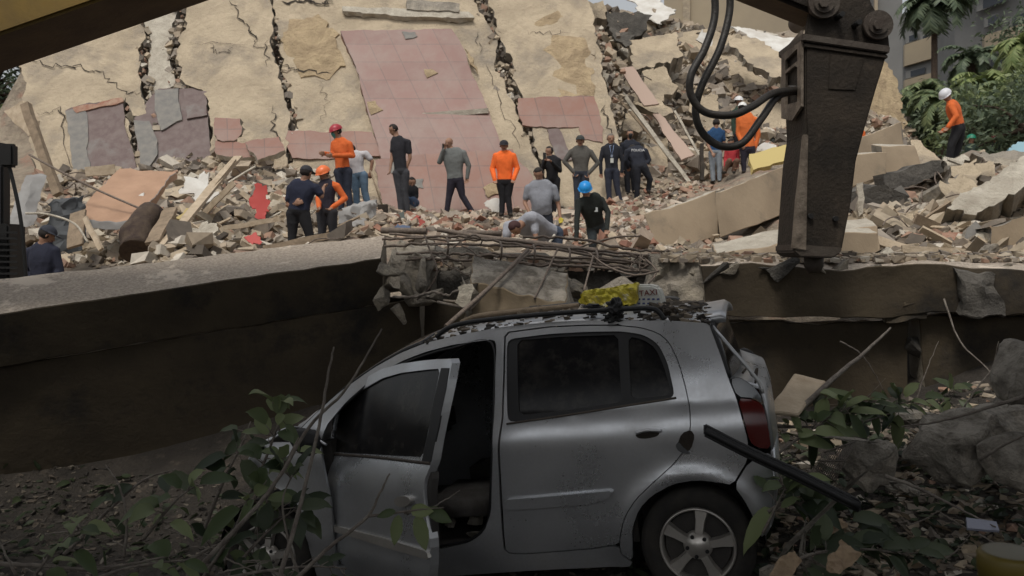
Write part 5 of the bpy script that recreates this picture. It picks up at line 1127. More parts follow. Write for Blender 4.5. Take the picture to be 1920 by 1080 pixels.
pb=person('person in blue hard hat and black sweatshirt bending to reach down',15,[(1096,356,-.15),(1104,370,-.1),(1084,379,-.1),(1128,375,.05),(1080,412,-.2),(1140,398),(1078,450,-.3),(1136,430,-.15),(1119,424,.2),(1112,456,.1),(1138,456,.2),(1112,492,.2),(1141,492,.3)],-10,40,(.018,.022,.020),legs=(.04,.05,.055),hat=('helmet',(.01,.24,.62)))
pl_=person('person in dark suit jacket over a pale shirt with a lanyard and badge',20,[(1145,260),(1146,272),(1131,279),(1161,279),(1126,302),(1167,302),(1127,324),(1166,322),(1147,320),(1141,352),(1157,352),(1143,383),(1164,383)],10,8,(.018,.02,.028),legs=(.03,.035,.055),hair=(.16,.14,.12))
person('person in dark uniform and black mask behind the police vest',21.2,[(1181,252),(1181,265),(1167,272),(1196,271),(1164,292),(1201,290),(1167,311),(1200,306),(1182,308),(1176,338),(1188,338),(1177,361),(1190,361)],5,5,(.02,.023,.035),legs=(.02,.022,.03),mask=(.02,.02,.02))
pp=person('person with a police vest bending away, white lettering across the back',20.4,[(1190,276,.35),(1191,278,.12),(1176,285),(1210,284),(1172,301),(1217,300),(1178,313,.1),(1213,306,-.05),(1199,314,-.05),(1195,342,-.05),(1219,336),(1194,371),(1217,356,.1)],175,50,(.02,.023,.034),legs=(.018,.02,.028),bulk=1.15)
person('person in blue t-shirt and pale jeans seen from behind inside the hose loop',22.5,[(1343,231),(1343,242),(1329,250),(1355,248),(1327,272),(1358,270),(1332,288,-.2),(1352,288),(1341,286),(1336,314),(1349,314),(1337,338),(1349,338)],175,10,(.02,.07,.17),legs=(.30,.34,.38),long_sleeve=False)
person('person in orange jacket and white helmet seen from behind right of the hose loop',22,[(1392,202),(1397,214),(1386,223),(1416,225),(1384,250),(1422,252),(1390,272,-.1),(1417,275),(1402,282),(1394,304),(1410,304),(1395,320),(1411,320)],160,10,(.72,.17,.04),legs=(.03,.03,.035),hat=('helmet',(.70,.70,.68)),bulk=1.25)
person('person in green with a white helmet standing further up behind the orange jacket',23.6,[(1385,190),(1387,201),(1376,210),(1397,210),(1374,230),(1399,230),(1376,250),(1397,250),(1386,252),(1381,280),(1391,280),(1381,306),(1391,306)],30,5,(.04,.07,.05),legs=BK,hat=('helmet',(.66,.66,.66)))
person('person in red clothes crouching between the blue t-shirt and the orange jacket',22.2,[(1371,268),(1372,278),(1363,283),(1382,283),(1360,298),(1384,298),(1358,312,-.1),(1378,314,-.2),(1372,306),(1362,304,-.3),(1376,304,-.3),(1356,322,-.2),(1372,322,-.2)],-30,30,(.45,.04,.05),legs=(.16,.09,.06))
person('person in blue helmet and dark shirt far behind, left of the breaker',25,[(1484,241),(1488,250),(1480,256),(1498,257),(1477,270),(1500,272),(1482,285),(1496,288),(1490,288),(1486,312),(1495,312),(1486,336),(1495,336)],-60,10,(.02,.022,.04),legs=BK,hat=('helmet',(.02,.16,.50)))
pc=person('person in white helmet, orange jacket and black trousers climbing down the right mound',17,[(1774,179),(1784,193),(1778,201,-.12),(1800,201,.12),(1781,222,-.25),(1806,224,.12),(1768,240,-.22),(1774,243,.1),(1797,238),(1778,275,-.1),(1803,270,.1),(1776,314,-.05),(1794,304,.15)],-65,45,(.70,.15,.035),legs=(.014,.014,.018),hat=('helmet',(.62,.62,.66)),bulk=1.12)
person('person in orange half hidden behind the right side of the breaker',24,[(1606,228),(1607,240),(1597,249),(1618,249),(1594,270),(1622,270),(1597,290),(1618,290),(1607,292),(1602,318),(1612,318),(1602,345),(1612,345)],20,10,(.70,.15,.035),legs=BK)
pq=person('person in dark police shirt and cap low at the left edge behind the beam',10.6,[(88,440),(82,462),(56,474),(102,472),(46,508),(112,506),(60,535,-.1),(112,534,-.1),(80,545),(66,600),(94,600),(66,660),(94,660)],120,25,(.022,.025,.045),legs=BK,hat=('cap',(.03,.033,.045)),bulk=1.1)
def far(k,s): 
    h=k[0]; return [(h[0]+(q[0]-h[0])*s,h[1]-4+(q[1]-h[1])*s) for q in k]
person('person in green helmet low behind the right mound',24,far([(1821,265),(1823,282),(1810,290),(1836,290),(1806,312),(1840,312),(1812,330),(1836,330),(1823,335),(1818,365),(1828,365),(1818,395),(1828,395)],.63),10,5,(.03,.05,.04),legs=BK,hat=('helmet',(.02,.20,.12)))
person('person in dark red helmet low behind the right mound',24.5,far([(1863,264),(1864,281),(1852,289),(1878,289),(1848,312),(1882,312),(1854,330),(1876,330),(1865,335),(1860,365),(1870,365),(1860,395),(1870,395)],.63),-20,5,(.03,.035,.04),legs=BK,hat=('helmet',(.22,.02,.03)))
# things worn or held
bm=bmesh.new(); n_=(J4['WR']); a_=n_+Vector((-.05,-.03,.35)); b_=P(716,384,16.6); tube(bm,[n_+Vector((0,-.02,.02)),b_],.017,8); e=empty('shovel',n_); 
o=bm_obj('handle',bm,M['wood']); o.parent=e; o.location=-n_
bm=bmesh.new(); box(bm,b_+Vector((.02,0,-.12)),(.2,.03,.26),bevel=.01); o=bm_obj('blade',bm,M['iron']); o.parent=e; o.location=-n_; tag(e,'wooden handled shovel held by the white t-shirt','shovel')
o_,J,org,f0,lat=pp; text('POLICIA',P(1194,287,20.4)+Vector((0,-.20,.02))-org,Vector((1,.02,0)),Vector((0,.35,1)),.085,flat('letter_white',(.6,.6,.6),.7),o_)
o_,J,org,f0,lat=pl_; bm=bmesh.new(); c_=J['N']+Vector((0,-.13,-.30)); tube(bm,[J['N']+Vector((-.05,-.10,-.02)),c_,J['N']+Vector((.05,-.10,-.02))],.009,6); bmesh.ops.translate(bm,verts=bm.verts,vec=-org); lo=bm_obj('lanyard',bm,flat('lanyard_blue',(.15,.20,.32),.8),o_)
bm=bmesh.new(); box(bm,c_+Vector((0,-.02,-.08))-org,(.075,.01,.11),bevel=.004); bm_obj('badge',bm,M['sign'],o_)
bm=bmesh.new(); b0=J['N']+Vector((0,-.098,-.10))-org; vv=[bm.verts.new(b0+Vector(p)) for p in ((-.05,.02,.08),(.05,.02,.08),(.02,-.022,-.2),(-.02,-.022,-.2))]; bm.faces.new(vv[::-1]); so_=bm_obj('shirt_front',bm,flat('shirt_pale',(.34,.38,.46),.9),o_); md=so_.modifiers.new('s','SOLIDIFY'); md.thickness=.012
for nm_,loc,lab_ in (('phone',P(832,275,18.85),'phone held to the ear of the grey jacket'),('phone',P(1021,292,19.1),'phone held up by the figure in black')):
    bm=bmesh.new(); box(bm,(0,0,0),(.07,.012,.14),bevel=.004); o=bm_obj(nm_,bm,M['rubber']); o.location=loc; tag(o,lab_,'phone')
o_,J,org,_,_=pb; bm=bmesh.new(); box(bm,P(1117,393,15)+Vector((0,-.17,0))-org,(.035,.02,.06)); box(bm,P(1116,397,15)+Vector((0,-.175,0))-org,(.06,.02,.02)); bm_obj('chest_logo',bm,flat('logo_grey',(.4,.42,.42)),o_)
bm=bmesh.new(); tube(bm,[P(1015,470,12.9),P(1030,455,12.85),P(1040,440,12.9)],.02,6); o=bm_obj('strap',bm,flat('strap_pale',(.45,.42,.36),.9),recenter=True); tag(o,'pale strap hanging beside the bending light grey back','strap')
# ---------------------------------------------------------------- background building, trees
rn=random.Random(21)
def bbox(name,x0,x1,y0,y1,D0,D1,back,m,parent):
    """box whose front runs from picture x0 (depth D0) to x1 (depth D1), y given at D0 as (top,bottom)"""
    a=P(x0,y1,D0); b=P(x1,y1,D1); zt=P(x0,y0,D0).z; a.z=b.z=P(x0,y1,D0).z; bk=Vector((.25,1,0))*back
    pts=[a,b,Vector((b.x,b.y,zt)),Vector((a.x,a.y,zt))]; bm=bmesh.new(); v=[bm.verts.new(p-parent.location) for p in pts+[p+bk for p in pts]]
    for f in ((0,1,2,3),(5,4,7,6),(4,0,3,7),(1,5,6,2),(3,2,6,7),(4,5,1,0)): bm.faces.new([v[i] for i in f])
    bmesh.ops.recalc_face_normals(bm,faces=bm.faces); return bm_obj(name,bm,m,parent)
M['render_grey']=mat('render_grey',(.22,.22,.215),.9,col2=(.17,.17,.165),scale=.3,bump=.1)
M['render_beige']=mat('render_beige',(.40,.33,.23),.9,col2=(.33,.275,.2),scale=.3,bump=.1)
M['pane']=flat('window_pane',(.03,.035,.045),.2)
b1=empty('apartment_building',P(1760,470,66)); tag(b1,'grey and beige apartment building behind the palms at the right','building')
bbox('wall',1688,1935,28,560,70,58,9,M['render_grey'],b1)
bbox('wall',1790,1990,-60,560,60.5,52,6,M['render_grey'],b1)
for i,(x0,x1,yt,yb,D0,D1) in enumerate([(1696,1792,84,124,69,64),(1696,1792,150,192,69,64),(1846,1980,66,100,56.5,51.5),(1846,1980,140,170,56.5,51.5),(1790,1980,-30,2,59.5,51.5)]): bbox('balcony_band',x0,x1,yt,yb,D0,D1,.5,M['render_beige'],b1)
for i,(x0,x1,yt,yb,D0,D1) in enumerate([(1698,1722,68,82,69.2,68),(1726,1740,68,82,67.9,67.2),(1744,1768,67,82,67.1,66),(1698,1736,134,148,69.2,67.4),(1846,1872,34,52,57.4,56.2),(1890,1925,34,54,55.2,53.6),(1832,1884,2,22,58,55.8),(1846,1900,108,130,57.4,55)]):
    fo_=bbox('window',x0,x1,yt,yb,D0-.12,D1-.12,.3,M['render_grey'],b1); bbox('pane',x0+1.5,x1-1.5,yt+1.5,yb-1.5,D0-.16,D1-.16,.06,M['pane'],b1).parent=fo_
bm=None
b2=empty('concrete_tower',P(1665,470,46)); tag(b2,'tall grey concrete tower with vertical ribs right behind the breaker','building')
bbox('wall',1640,1692,-260,560,46,45,3.5,M['render_grey'],b2)
for x in (1640,1664,1682): bbox('rib',x,x+6,-260,560,45.8,45.7,.3,M['render_beige'],b2)
wn_=bbox('window',1648,1657,-60,38,45.85,45.8,.1,M['pane'],b2)
b3=empty('pale_building',P(1360,300,52)); tag(b3,'pale building wall glimpsed over the top of the heap','building')
bbox('wall',1245,1520,-190,560,54,52,5,M['render_beige'],b3)
for x in (1280,1345,1395): bbox('pilaster',x,x+14,-190,560,53.6,53.4,.3,M['plaster'],b3)
def leafquads(V,Fc,c,n,rad,size,rnd,flatz=.8,narrow=.4):
    for i in range(n):
        d=Vector((rnd.gauss(0,1),rnd.gauss(0,1),rnd.gauss(0,1)*flatz)); d=d.normalized()*rad*(rnd.random()**.45); p=c+d
        a=Vector((rnd.gauss(0,1),rnd.gauss(0,1),rnd.gauss(0,.6)-.3)).normalized(); b=a.cross(Vector((rnd.gauss(0,1),rnd.gauss(0,1),rnd.gauss(0,1)))).normalized(); s=size*rnd.uniform(.6,1.4); k=len(V)
        V+=[p,p+a*s*.5+b*s*narrow*.5,p+a*s-Vector((0,0,s*.15)),p+a*s*.5-b*s*narrow*.5]; Fc.append((k,k+1,k+2,k+3))
def broad_tree(label,px,pyc,D,h,cr,m,seed,n=4200,leaf=.22,cat='tree'):
    rnd=random.Random(seed); c=P(px,pyc,D); base=Vector((c.x,c.y,hz(c.x,c.y)-.2 if D<44 else -.5)); root=empty('tree',base); tag(root,label,cat,'trees around the collapse'); bm=bmesh.new()
    top=c+Vector((0,0,cr*.3)); tube(bm,spline([Vector(),(top-base)*.5+Vector((rnd.uniform(-.3,.3),0,0)),top-base],5),[.28-.2*i/10 for i in range(11)],8)
    V=[];Fc=[]
    for i in range(26):
        d=Vector((rnd.gauss(0,1),rnd.gauss(0,1),rnd.gauss(0,.8))).normalized(); p=c+Vector((d.x*cr,d.y*cr,d.z*h/2))*rnd.uniform(.35,1)-base
        tube(bm,spline([(top-base)*rnd.uniform(.5,.85),((top-base)*.8+p)/2+Vector((0,0,.2)),p],4),[.09,.08,.07,.06,.05,.04,.03,.02,.015],5)
        leafquads(V,Fc,p,n//26,cr*rnd.uniform(.22,.42),leaf,rnd)
    bm_obj('trunk',bm,M['bark_dark'],root); mesh_obj('crown',V,Fc,m,root)
def palm(label,px,pyc,D,fr,m,seed,nf=18,lean=0,leafl=.5,tr=.13,cat='palm tree'):
    rnd=random.Random(seed); c=P(px,pyc,D); b=Vector((c.x+lean,c.y,hz(c.x,c.y)-.2 if D<44 else -.5)); root=empty('palm_tree',b); tag(root,label,cat,'palms by the grey building'); bm=bmesh.new(); tube(bm,spline([Vector(),(c-b)*.5+Vector((lean*-.2,0,0)),c-b],6),[tr*1.3-.3*tr*i/12 for i in range(13)],10); bm_obj('trunk',bm,M['bark_dark'],root)
    V=[];Fc=[]; st=bmesh.new()
    for i in range(nf):
        a=i*2.4+rnd.uniform(-.3,.3); el=rnd.uniform(-.15,1.25); d=Vector((math.cos(a),math.sin(a),0)); pts=[]; L=fr*rnd.uniform(.8,1.1); p=c-b
        for k in range(10): pts.append(p.copy()); p=p+(d*math.cos(el)+Vector((0,0,math.sin(el))))*L/9; el-=.23
        tube(st,pts,[.03-.0025*k for k in range(10)],4)
        for k in range(1,10):
            for j in range(4):
                q=pts[k-1].lerp(pts[k],j/4); t=(pts[k]-pts[k-1]).normalized(); s=t.cross(Vector((0,0,1))).normalized(); ll=leafl*(1-.06*k)*rnd.uniform(.8,1.15)
                for sg_ in (-1,1):
                    e=q+s*sg_*ll*.8+t*ll*.45-Vector((0,0,ll*rnd.uniform(.15,.6))); w_=t*.030*(D/30); n0=len(V); V+=[q-w_,q+w_,q.lerp(e,.6)+w_*.9,e,q.lerp(e,.6)-w_*.9]; Fc.append((n0,n0+1,n0+2,n0+3,n0+4))
    bm_obj('frond_stems',st,m,root); mesh_obj('crown',V,Fc,m,root)
palm('tall palm with full crown against the grey building top',1752,10,40,2.1,M['tree_b'],1,nf=34,leafl=.9)
palm('young palm with dark fronds right of the tall palm trunk',1822,112,34,1.5,M['tree_b'],2,nf=20)
palm('light green palm left, over the white helmet climber',1735,178,33,1.5,M['tree_a'],3,nf=22,leafl=.6)
palm('light green palm at the right edge, high',1925,85,30,1.5,M['tree_c'],4,nf=22,leafl=.6)
palm('green palm over the green helmet',1850,165,30,1.7,M['tree_c'],5,nf=22,leafl=.6)
palm('drooping palm at the right edge, low',1905,190,28,1.7,M['tree_a'],6,nf=20,leafl=.6)
palm('small palm behind the climber\'s back',1770,190,29,1.5,M['tree_a'],7,nf=18,leafl=.5)
broad_tree('dark bushy tree right of the leaning wall piece',1720,215,33,3.4,1.7,M['tree_b'],11)
broad_tree('dark green tree behind the white helmet climber',1790,230,31,3.2,2.0,M['tree_b'],12,n=5200)
broad_tree('mid green tree at the right edge of the trees',1880,235,27,3.0,1.9,M['tree_a'],13,n=5200)
broad_tree('low green shrub mass right behind the mound',1950,250,24,3,2.2,M['tree_b'],14)
broad_tree('pale green tree deep between the palms',1850,200,38,3.4,2.2,M['tree_a'],15,n=5200)
broad_tree('big dark tree at the left edge beyond the wall',-25,150,30,5.5,2.3,M['tree_b'],16,n=6000)
broad_tree('mid green tree low at the left edge',0,275,26,3.2,1.5,M['tree_a'],17,n=4200)
broad_tree('tall dark tree outside the left edge',-170,110,33,8,3.4,M['tree_b'],18,n=5000)
for i,(px,py,D,r) in enumerate([(2050,60,48,5),(2250,100,42,5),(-420,60,40,6)]): broad_tree(['tree with broad crown right of the building','tree at far right','tree at far left behind the wall'][i],px,py,D,8,r,M['tree_b'],30+i,n=4000,leaf=.35)
# ---------------------------------------------------------------- rubble
LP=[(70,330),(250,318),(420,292),(540,300),(620,335),(700,390),(700,440),(520,462),(300,485),(110,500),(60,420)]
MR=[(700,396),(1120,396),(1200,372),(1300,340),(1330,352),(1215,400),(1200,470),(1060,470),(720,446)]
HP=[(1132,20),(1200,0),(1300,20),(1400,60),(1482,75),(1484,300),(1330,332),(1200,330),(1160,240),(1130,130)]
RM=[(1655,360),(1760,318),(1830,292),(1925,284),(1925,492),(1655,497),(1640,430)]
scatter(55,LP,['plaster','concrete','light','light'],(.16,.50),'broken concrete chunk in the rubble pile at the left foot of the wall','concrete chunks of the left pile',1)
scatter(30,MR,['plaster','light','concrete'],(.10,.30),'small plaster chunk in the brick rubble where the people stand','concrete chunks of the brick field',2)
scatter(60,MR,['brick'],(.08,.20),'broken red brick piece lying where the people stand','bricks where the people stand',3)
scatter(62,HP,['plaster','light','concrete','plaster','dark'],(.3,1.1),'broken concrete chunk on the high heap right of the wall','concrete chunks of the high heap',4,sink=.2)
scatter(48,RM,['plaster','concrete','light','plaster'],(.14,.50),'broken concrete chunk on the mound at the right','concrete chunks of the right mound',5)
scatter(12,[(1600,120),(1700,200),(1700,290),(1590,290)],['plaster','light'],(.3,.8),'chunk around the leaning wall piece right of the breaker','concrete chunks beside the breaker',6)
fine_rubble('rubble',2300,LP,(.05,.17),[M['bits']],'small rubble, splinters and dust of the left pile',11,lift=.0)
fine_rubble('rubble',2000,MR,(.04,.12),[M['bits_brick'],M['bits']],'small brick and plaster rubble the people stand on',12)
fine_rubble('rubble',1700,HP,(.08,.26),[M['bits']],'small rubble covering the high heap',13)
fine_rubble('rubble',1300,RM+[(1560,460)],(.04,.13),[M['bits']],'small rubble of the right mound',14)
fine_rubble('rubble',500,[(1250,478),(1660,480),(1660,440),(1330,470),(1290,430)],(.03,.09),[M['bits']],'small rubble below the long tan beam',15)
fine_rubble('rubble',260,[(1590,240),(1700,220),(1720,300),(1600,300)],(.06,.2),[M['bits']],'small rubble right of the breaker',16)
# planks, sticks, wires in the left pile
rp=random.Random(77)
def plank(label,a,b,wd,th,m='wood',grp=None,roll=0):
    A=P(*a);B=P(*b); t=(B-A); L=t.length; t.normalize(); s=t.cross(Vector((0,1,0))).normalized(); s=Matrix.Rotation(roll,3,t)@s; n_=t.cross(s); bm=bmesh.new(); box(bm,(0,0,0),(L,wd,th)); 
    bmesh.ops.subdivide_edges(bm,edges=[e for e in bm.edges if e.calc_length()>L*.8],cuts=6)
    for v in bm.verts: v.co+=Vector((0,noise.noise(v.co*3+A)*.02,noise.noise(v.co*2+B)*.025))
    Mx=Matrix((t,s,n_)).transposed().to_4x4(); bmesh.ops.transform(bm,matrix=Mx,verts=bm.verts); o=bm_obj('plank',bm,M[m] if isinstance(m,str) else m); o.location=(A+B)/2; return tag(o,label,'plank',grp)
plank('long pale plank rising to the right over the left pile',(292,478,11.5),(446,294,15),.14,.05,'wood_pale')
plank('second pale plank beside the long one, slightly lower',(300,462,12),(440,300,14.6),.07,.05,'wood_pale')
plank('leaning dark timber post at the left over the orange mattress',(108,365,14.4),(48,196,14.9),.14,.12,'wood')
plank('brown board under the orange mattress',(140,462,12.2),(148,398,12.6),.24,.04,'wood')
plank('thin light stick right of the brown board',(190,468,12.0),(160,410,12.4),.07,.04,'wood_pale')
plank('dark bar slanting down to the beam near the red sheet',(374,476,11.2),(424,438,12),.08,.05,M['iron'])
plank('pale curved strip in front of the red sheet',(420,428,12.6),(525,410,12.6),.07,.04,'wood_pale')
plank('grey board standing in the left pile',(286,456,11.8),(320,392,12.6),.2,.05,'wood')
plank('timber stub left of the grey knob',(270,372,15),(276,330,15.6),.16,.08,'wood')
plank('pipe-like white strip lying on the big tiled panel',(793,217,21.35),(916,208,21.3),.12,.1,'concrete_light')
plank('grey plank end low at the picture\'s left pile',(160,322,17.6),(216,318,17.8),.2,.1,'wood_pale')
plank('slanting white pole in the heap left of the hoses',(1168,175,22.6),(1292,342,21.6),.10,.08,'concrete_light')
plank('thin second pole right of the slanting white pole',(1265,208,23.6),(1312,292,23),.06,.05,'concrete_light')
plank('thin dark timber crossing below the slanting pole',(1100,118,23.6),(1232,268,22.6),.06,.05,'wood')
plank('upright dark pole in front of the blue t-shirt',(1316,270,21.5),(1316,338,21.2),.09,.08,'iron')
for i in range(66):
    x,y=[(rp.uniform(120,640),rp.uniform(335,470)),(rp.uniform(1140,1480),rp.uniform(60,320)),(rp.uniform(1660,1910),rp.uniform(330,480))][i%3]; q=ground_hit(x,y,8.0)
    if q is None: continue
    L=rp.uniform(.35,1.0)*rp.choice((1,1,1.7)); a=rp.uniform(-.9,.9); w_=L/q.y*1600/2
    plank(['loose splintered plank in the left pile','loose splintered plank on the high heap','loose splintered plank on the right mound'][i%3],(x-w_*math.cos(a),y-w_*math.sin(a)-3,q.y-.15),(x+w_*math.cos(a),y+w_*math.sin(a)-5,q.y+rp.uniform(-.5,.3)),rp.uniform(.03,.13),.03,rp.choice(['wood','wood_pale','wood_pale','concrete_light']),'loose planks in the rubble',roll=rp.uniform(-1,1))
for i in range(60):
    x,y=[(rp.uniform(100,640),rp.uniform(335,470)),(rp.uniform(1140,1480),rp.uniform(120,320)),(rp.uniform(1600,1910),rp.uniform(320,480))][i%3]; q=ground_hit(x,y,8.0)
    if q is None: continue
    k=q.y/12; pts=[(x,y,q.y-.1)]; an=rp.uniform(0,6.3)
    for j in range(4): an+=rp.uniform(-.7,.7); pts.append((pts[-1][0]+math.cos(an)*22,pts[-1][1]-abs(math.sin(an))*14*(1 if j<2 else -1)-2,q.y-.15+rp.uniform(-.2,.1)))
    rod(['loose bent wire in the left pile','loose bent wire on the high heap','loose bent wire on the right mound'][i%3],pts,.009*k,name='wire',cat='wire',grp='loose wires in the rubble',n=5)
rod('long sagging cable over the orange mattress',[(55,290,13.5),(110,320,13.4),(180,355,13.4),(260,390,13.2),(330,420,13)],.018,name='cable',cat='cable')
rod('white curved pipe under the orange mattress',[(48,400,12),(90,402,12),(140,420,11.9),(165,455,11.7)],.016,name='pipe',m='concrete_light',cat='pipe')
# mattress, cloth, log, red sheet, basin
M['orange_cloth']=mat('orange_cloth',(.42,.265,.175),.9,col2=(.33,.205,.135),scale=2,bump=.4)
M['grey_sheet']=mat('grey_sheet',(.30,.295,.285),.8,col2=(.22,.21,.2),scale=3)
def soft(label,name,cat,f,back,m,seed,rough=.05,jitter=.06):
    fr=[P(*q) for q in f]; o=beam(name,fr+[p+Vector(back) for p in fr],m if not isinstance(m,list) else m[0],mats=m if isinstance(m,list) else None,seed=seed,sub=.09,jitter=jitter,rough=rough); return tag(o,label,cat)
soft('orange covered mattress lying on the left pile','mattress','mattress',[(130,428,13.1),(250,430,13.1),(250,414,13.1),(128,412,13.1)],(-.0,1.7,.95),[M['grey_sheet'],M['orange_cloth'],M['orange_cloth']],31,.03,.05)
soft('dark grey cloth draped at the left end of the orange mattress','cloth','cloth',[(82,470,12.5),(118,470,12.5),(132,372,12.8),(100,366,12.8)],(.15,.25,.05),flat('grey_cloth',(.075,.08,.085),.9),32,.16,.1)
soft('pale folded panel standing at the far left of the pile','panel','panel',[(14,420,12),(40,432,12),(62,335,12.6),(44,332,12.6)],(.1,.15,.05),M['grey_sheet'],33,.05,.06)
soft('tilted pale board at the left edge of the wall','board','board',[(4,208,18.5),(52,258,18),(58,228,18),(44,190,18.3)],(.1,.15,.0),M['wood_pale'],34,.03,.04)
bm=bmesh.new(); tube(bm,spline([P(254,472,12.0),P(262,430,12.3),P(284,396,12.6)],5),[.24,.23,.22,.23,.22,.21,.20,.2,.2,.19,.18],14)
for v in bm.verts: v.co+=Vector((fbm(v.co*3),fbm(v.co*3+Vector((3,3,3))),0))*.05
o=bm_obj('log',bm,M['bark_dark'],recenter=True); tag(o,'thick dark log leaning in the left pile','log')
loose('torn red sheet standing in the left pile',[(474,346),(494,352),(500,378),(496,410),(482,412),(478,380)],13.2,[flat('red_sheet',(.48,.07,.06),.6)],th=.03,lean=.2,name='sheet',cat='sheet',jit=.05,step=.08,rough=.05)
loose('small red board lower right of the torn red sheet',[(468,440),(486,436),(490,452),(474,456)],12,[flat('red_sheet',(.48,.07,.06),.6)],th=.03,lean=.5,name='sheet',cat='sheet',jit=.04,step=.08)
loose('white plastic basin half buried near the beam',[(300,486),(308,462),(330,444),(340,456),(334,480),(312,492)],11.3,[M['white']],th=.1,lean=.6,name='basin',cat='basin',jit=.02,step=.08,rough=.05)
loose('bright cream sheet spread in the middle of the left pile',[(352,330),(376,326),(398,352),(390,372),(372,376),(352,356)],14.6,[M['white']],th=.04,lean=.9,name='sheet',cat='sheet',jit=.08,step=.1,rough=.1)
loose('white triangular scrap right of the orange mattress',[(256,366),(274,362),(270,380),(262,384)],13.8,[M['white']],th=.03,lean=.6,name='sheet',cat='sheet',jit=.04,step=.1)
loose('cream panel under the long pale plank',[(340,470),(345,425),(395,420),(404,462),(400,476)],12.4,[M['concrete_light']],th=.08,lean=.9,name='panel',cat='panel',jit=.06,step=.1,rough=.04)
loose('white crumpled sheet at the feet of the orange coat',[(912,378),(925,371),(938,370),(942,396),(925,398)],18.9,[M['white']],th=.03,lean=.4,name='sheet',cat='sheet',jit=.04,step=.1,rough=.06)
loose('white cloth behind the orange jacket at the long beam',[(1425,272),(1440,262),(1452,278),(1428,286)],22.5,[M['white']],th=.1,lean=.5,name='cloth',cat='cloth',jit=.08,step=.1,rough=.1)
loose('pale blue tarp corner on the mound at the right edge',[(1896,283),(1908,268),(1930,262),(1935,284)],12.6,[flat('blue_tarp',(.28,.45,.52),.6)],th=.1,lean=.6,name='tarp',cat='tarp',jit=.04,step=.06,rough=.05)
loose('yellow-brown splintered board in the left pile',[(330,418),(340,400),(364,384),(368,392),(344,420)],13.0,[flat('yellow_wood',(.48,.38,.17),.8)],th=.04,lean=.6,name='board',cat='board',jit=.04,step=.08)
# thick bagged debris mound below the orange helmet worker
soft('rounded rubble sack under the white t-shirt','sack','sack',[(640,428,15.4),(690,420,15.6),(690,384,15.8),(640,392,15.6)],(.1,.5,.1),M['grey_sheet'],35,.12,.12)
# black machine at the left edge
mc=empty('machine',P(20,540,8.3)); tag(mc,'black machine guard and pole at the left edge behind the beam','machine')
def mpart(name,f):
    bm=bmesh.new(); f(bm); bmesh.ops.translate(bm,verts=bm.verts,vec=-mc.location); bm_obj(name,bm,M['rubber'],mc)
mpart('guard',lambda bm:box(bm,P(-20,480,8.3),(.55,.3,.62),bevel=.02)); mpart('post',lambda bm:box(bm,P(0,360,8.35),(.14,.14,.95),bevel=.02))
mpart('pole',lambda bm:tube(bm,spline([P(6,278,8.1),P(22,330,8.1),P(40,420,8.1),P(50,540,8.1)],6),.018,8)); mpart('head',lambda bm:box(bm,P(16,292,8.1),(.14,.1,.22),bevel=.02))
for i in range(9): mpart('slat',lambda bm:box(bm,P(-20,436+i*11,8.1),(.55,.03,.02)))

CC=[(.10,.13,.20),(.55,.53,.48),(.40,.10,.08),(.45,.40,.30),(.14,.16,.15),(.52,.46,.36),(.20,.24,.28)]
for i in range(20):
    x,y=[(rp.uniform(130,520),rp.uniform(345,460)),(rp.uniform(1150,1470),rp.uniform(40,300)),(rp.uniform(720,1180),rp.uniform(402,440)),(rp.uniform(1670,1900),rp.uniform(350,480))][i%4]; q=ground_hit(x,y,8.0)
    if q is None: continue
    c_=rp.choice(CC); r_=rp.uniform(9,20)*(12/q.y)**.5; a0=rp.uniform(0,6.3); poly=[(x+math.cos(a0+k*1.05)*r_*rp.uniform(.6,1.2),y-5+math.sin(a0+k*1.05)*r_*rp.uniform(.35,.7)) for k in range(6)]
    o=slab('rag',poly,plane_from(P(x,y-5,q.y-.25),Vector((rp.uniform(-.3,.3),-1,rp.uniform(.5,1.6)))),.03,[cloth('rag%02d%02d'%(int(c_[0]*99),int(c_[2]*99)),c_)],jit=.06,step=.09,rough=.14,seed=i+90,rs=3,smooth=True); tag(o,'crumpled rag or torn sheet caught in the rubble','rag','rags and torn sheets in the rubble')
